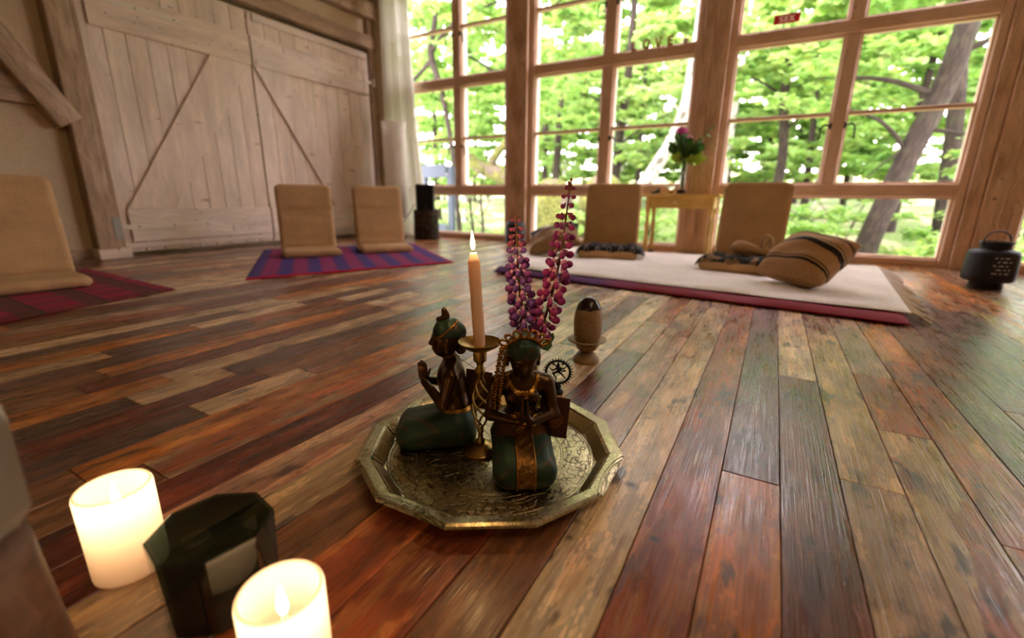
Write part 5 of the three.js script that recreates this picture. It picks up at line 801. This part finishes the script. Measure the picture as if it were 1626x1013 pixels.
// ------------------------------------------------------------------ glass vase with lupines
{
  const vx = -0.535, vz = -1.075;
  const v = thing('bud_vase', 'small clear glass vase holding the lupines on tray', 'vase', [vx, FY, vz]);
  const gm = phy({ color: 0xf3efe4, transmission: 1, thickness: 0, roughness: 0.04, ior: 1.45, side: THREE.DoubleSide });
  part('glass', lathe([[0, 0.004], [0.030, 0.003], [0.038, 0.02], [0.042, 0.05], [0.036, 0.085], [0.020, 0.13], [0.015, 0.165], [0.019, 0.20], [0.022, 0.205]], 36), gm, v);
  part('glass_foot', lathe([[0, 0.0], [0.030, 0.0], [0.032, 0.004], [0, 0.004]], 30), gm, v);
  part('water', lathe([[0, 0.006], [0.028, 0.006], [0.0365, 0.022], [0.0402, 0.05], [0.036, 0.078], [0, 0.078]], 30), phy({ color: 0xeef2ea, transmission: 1, thickness: 0.05, roughness: 0.0, ior: 1.33 }), v);
  const petalG = (() => { const w1 = new THREE.SphereGeometry(1, 10, 7).scale(0.0062, 0.0090, 0.0105).translate(0, 0.001, 0.011), w2 = new THREE.SphereGeometry(1, 9, 6).scale(0.0052, 0.0075, 0.0045).rotateX(-0.5).translate(0, 0.0085, 0.004), st = new THREE.CylinderGeometry(0.0009, 0.0009, 0.008, 5).rotateX(Math.PI / 2).translate(0, 0, 0.001); return [w1, w2, st]; })();
  const flo = (ca, cb) => { const gs = petalG.map((g, i) => { const q = g.toNonIndexed(); q.deleteAttribute('uv'); const c = [ca, cb, [0.12, 0.1, 0.03]][i], n = q.attributes.position.count, a = []; for (let k = 0; k < n; k++) a.push(...c); q.setAttribute('color', new THREE.Float32BufferAttribute(a, 3)); return q; }); return mergeGeometries(gs); };
  const fm = std({ vertexColors: true, roughness: 0.65 });
  const lupine = (label, a, b, tip, geos, bend) => {
    const t = thing('lupine_flower', label, 'flower', [vx, FY, vz]); const c = new THREE.CatmullRomCurve3([V(...a), V(...b), V(lerp(b[0], tip[0], 0.5) + bend, lerp(b[1], tip[1], 0.5), lerp(b[2], tip[2], 0.5)), V(...tip)]);
    part('stem', limb([a, b, [lerp(b[0], tip[0], 0.5) + bend, lerp(b[1], tip[1], 0.5), lerp(b[2], tip[2], 0.5)], tip].map(p => V(...p)), [0.004, 0.0042, 0.0035, 0.0015], 8, 8), std({ color: 0x6b4a2a, roughness: 0.7 }), t);
    const n = 17; for (let k = 0; k < n; k++) { const f = 0.40 + 0.575 * (k / (n - 1)), p = c.getPoint(f), sc = (k < 2 ? 1.1 : lerp(1.3, 0.5, Math.pow(k / (n - 1), 2.2))), m = k > n - 4 ? 4 : 5; for (let j = 0; j < m; j++) { const an = j / m * 6.283 + k * 0.75 + R(-0.2, 0.2), rr = 0.0135 * sc; const q = part('floret', geos[(k > n * 0.72 ? 2 : rnd() < 0.5 ? 0 : 1)], fm, t); q.position.set(p.x + Math.sin(an) * rr, p.y + R(-0.003, 0.003), p.z + Math.cos(an) * rr); q.rotation.set(0, an, 0); q.rotateX(lerp(0.15, -0.5, k / n) + R(-0.2, 0.2)); q.scale.setScalar(sc); } }
    const tipM = std({ color: 0x7a4a35, roughness: 0.8 }); for (let k = 0; k < 10; k++) { const f = 0.965 + 0.035 * k / 9, p = c.getPoint(Math.min(1, f)), q = part('bud', new THREE.SphereGeometry(0.0032, 6, 5).scale(1, 1.5, 1), tipM, t); q.position.set(p.x + R(-0.004, 0.004), p.y + R(-0.002, 0.006), p.z + R(-0.004, 0.004)); }
    return t;
  };
  // screen-right in the room is (0.87, 0, -0.49)
  const sr = (k, y, d = 0) => [0.87 * k + 0.49 * d, y, -0.49 * k + 0.87 * d];
  const pinkish = [0.70, 0.30, 0.40];
  lupine('bluish purple lupine spike, the shorter left one', sr(-0.004, 0.03), sr(-0.012, 0.215), sr(-0.055, 0.582), [flo([0.13, 0.045, 0.26], [0.52, 0.26, 0.46]), flo([0.20, 0.04, 0.24], [0.58, 0.28, 0.42]), flo([0.26, 0.045, 0.12], [0.34, 0.13, 0.14])], -0.012);
  const l2 = lupine('magenta lupine spike, the taller right one', sr(0.004, 0.03), sr(0.010, 0.215), sr(0.085, 0.672), [flo([0.30, 0.018, 0.17], pinkish), flo([0.22, 0.02, 0.17], [0.58, 0.25, 0.40]), flo([0.24, 0.025, 0.09], [0.30, 0.08, 0.09])], 0.012);
  const lf = part('leaf', leafG, phy({ color: 0x4c6a30, transmission: 0.3, thickness: 0, roughness: 0.8 }), l2); lf.scale.set(0.03, 0.06, 0.03); lf.position.set(...sr(0.03, 0.225, 0.01)); lf.rotation.set(0.2, 0.5, -0.5);
}
// ------------------------------------------------------------------ dancing figure in a toothed ring
{
  const t = thing('ring_figure', 'small black metal dancer inside a toothed ring behind tray', 'figurine', [-0.556, 0, -1.302], 0.35);
  const bm = std({ color: 0x0d0a09, roughness: 0.55, metalness: 0.4 }), cy = 0.075, Rr = 0.040;
  part('ring', new THREE.TorusGeometry(Rr, 0.0042, 10, 60).translate(0, cy, 0), bm, t);
  for (let k = 0; k < 30; k++) { const a = k / 30 * 6.283 - Math.PI / 2; if (Math.abs(((a + Math.PI / 2 + Math.PI) % 6.283) - Math.PI) < 0.3) continue; part('tooth', new THREE.CylinderGeometry(0.0015, 0.0022, 0.008, 6).translate(0, Rr + 0.006, 0).rotateZ(a - Math.PI / 2).translate(0, cy, 0), bm, t); }
  const L = (a, b, r1, r2) => [a, b, r1, r2]; const bones = [L([0, 0.018, 0], [0.002, 0.003, 0], 0.0055, 0.006), L([0.002, 0.003, 0], [-0.016, -0.004, 0.003], 0.0045, 0.0035), L([-0.016, -0.004, 0.003], [-0.006, -0.022, 0], 0.0034, 0.0026), L([-0.006, -0.022, 0], [-0.008, -0.036, 0], 0.0026, 0.0022), L([0.003, 0.002, 0], [0.014, -0.006, 0.004], 0.0045, 0.0033), L([0.014, -0.006, 0.004], [0.026, -0.02, 0.004], 0.0032, 0.002), L([-0.002, 0.016, 0], [-0.018, 0.006, 0.002], 0.0034, 0.0026), L([-0.018, 0.006, 0.002], [-0.030, 0.016, 0.002], 0.0026, 0.0018), L([0.002, 0.016, 0], [0.018, 0.014, 0.002], 0.0034, 0.0026), L([0.018, 0.014, 0.002], [0.028, 0.024, 0.002], 0.0026, 0.0018), L([0.002, 0.015, 0], [0.016, 0.004, 0.003], 0.003, 0.0024), L([-0.002, 0.018, 0], [-0.014, 0.026, 0], 0.0028, 0.002), L([0, 0.018, 0], [0, 0.036, 0], 0.0035, 0.002)];
  part('dancer', sdfGeo((x, y, z) => { let d = ell(x, y, z, [0, 0.026, 0], [0.0055, 0.007, 0.0055]); for (const [a, b, r1, r2] of bones) d = smin(d, cap(x, y, z, a, b, r1, r2), 0.002); for (const [hx, hy] of [[-0.016, 0.028], [0.015, 0.030], [0.022, 0.006]]) d = smin(d, ell(x, y, z, [hx, hy, 0], [0.005, 0.004, 0.003]), 0.001); return d; }, [-0.04, -0.042, -0.012], [0.04, 0.042, 0.014], 0.0016).translate(0, cy, 0), bm, t);
  part('pedestal', lathe([[0, 0], [0.019, 0], [0.021, 0.004], [0.018, 0.010], [0.011, 0.016], [0.013, 0.024], [0.008, 0.036], [0, 0.037]], 24), bm, t);
}
// ------------------------------------------------------------------ stone egg on a wooden stand
{
  const st = tex(256, 256, (u, v) => { const s = vn(u, v, 110, 110, 271), q = vn(u, v, 60, 60, 272); let c = mix3(hex(0x8e744e), hex(0xa78a60), fbm(u, v, 5, 5, 273)); if (s > 0.7) c = mix3(c, hex(0x4a3822), 0.6); if (q > 0.85) c = mix3(c, hex(0xd0b88c), 0.5); return c; });
  const sm = std({ map: st, roughness: 0.6 });
  const b = thing('turned_stand', 'turned stone stand with wide dish behind the tray', 'stand', [-0.582, 0, -1.645]);
  part('foot', lathe([[0, 0], [0.052, 0], [0.054, 0.004], [0.050, 0.016], [0.036, 0.034], [0.022, 0.042], [0, 0.042]], 40), sm, b);
  part('bowl', lathe([[0, 0.04], [0.022, 0.042], [0.040, 0.056], [0.044, 0.070], [0.046, 0.082], [0, 0.082]], 40), sm, b);
  part('dish', lathe([[0, 0.082], [0.046, 0.082], [0.076, 0.090], [0.078, 0.094], [0.074, 0.096], [0.050, 0.090], [0, 0.089]], 48), sm, b);
  const e = thing('stone_egg', 'speckled brown stone egg with glossy dark cap', 'egg', [-0.582, 0.0895, -1.645]);
  const prof = (a, b2) => { const p = []; for (let i = 0; i <= 24; i++) { const f = lerp(a, b2, i / 24), y = 0.178 * f; const q = (f - 0.38) / (f < 0.38 ? 0.62 : 0.62), r = 0.0555 * Math.pow(Math.max(0, 1 - Math.pow(Math.abs(q), 2.5)), 0.5); p.push([Math.max(0, f > 0.999 ? 0 : r), y]); } return p; };
  part('body', lathe([[0, 0], ...prof(0.0, 0.74)], 48), sm, e);
  const cp = prof(0.735, 1.0).map(([r, y]) => [r + (y < 0.178 ? 0.0008 : 0), y + 0.0004]);
  const cg = lathe(cp, 48), pp = cg.attributes.position; for (let i = 0; i < pp.count; i++) { const f = pp.getY(i) / 0.178; if (f < 0.78) { const a = Math.atan2(pp.getZ(i), pp.getX(i)); pp.setY(i, pp.getY(i) - 0.008 * (1 + Math.sin(a * 2 + 1.2)) * (0.78 - f) / 0.045 * 0.5); } } cg.computeVertexNormals();
  part('dark_cap', cg, std({ color: 0x2a1a14, roughness: 0.18 }), e);
}

renderer.render(scene, camera);
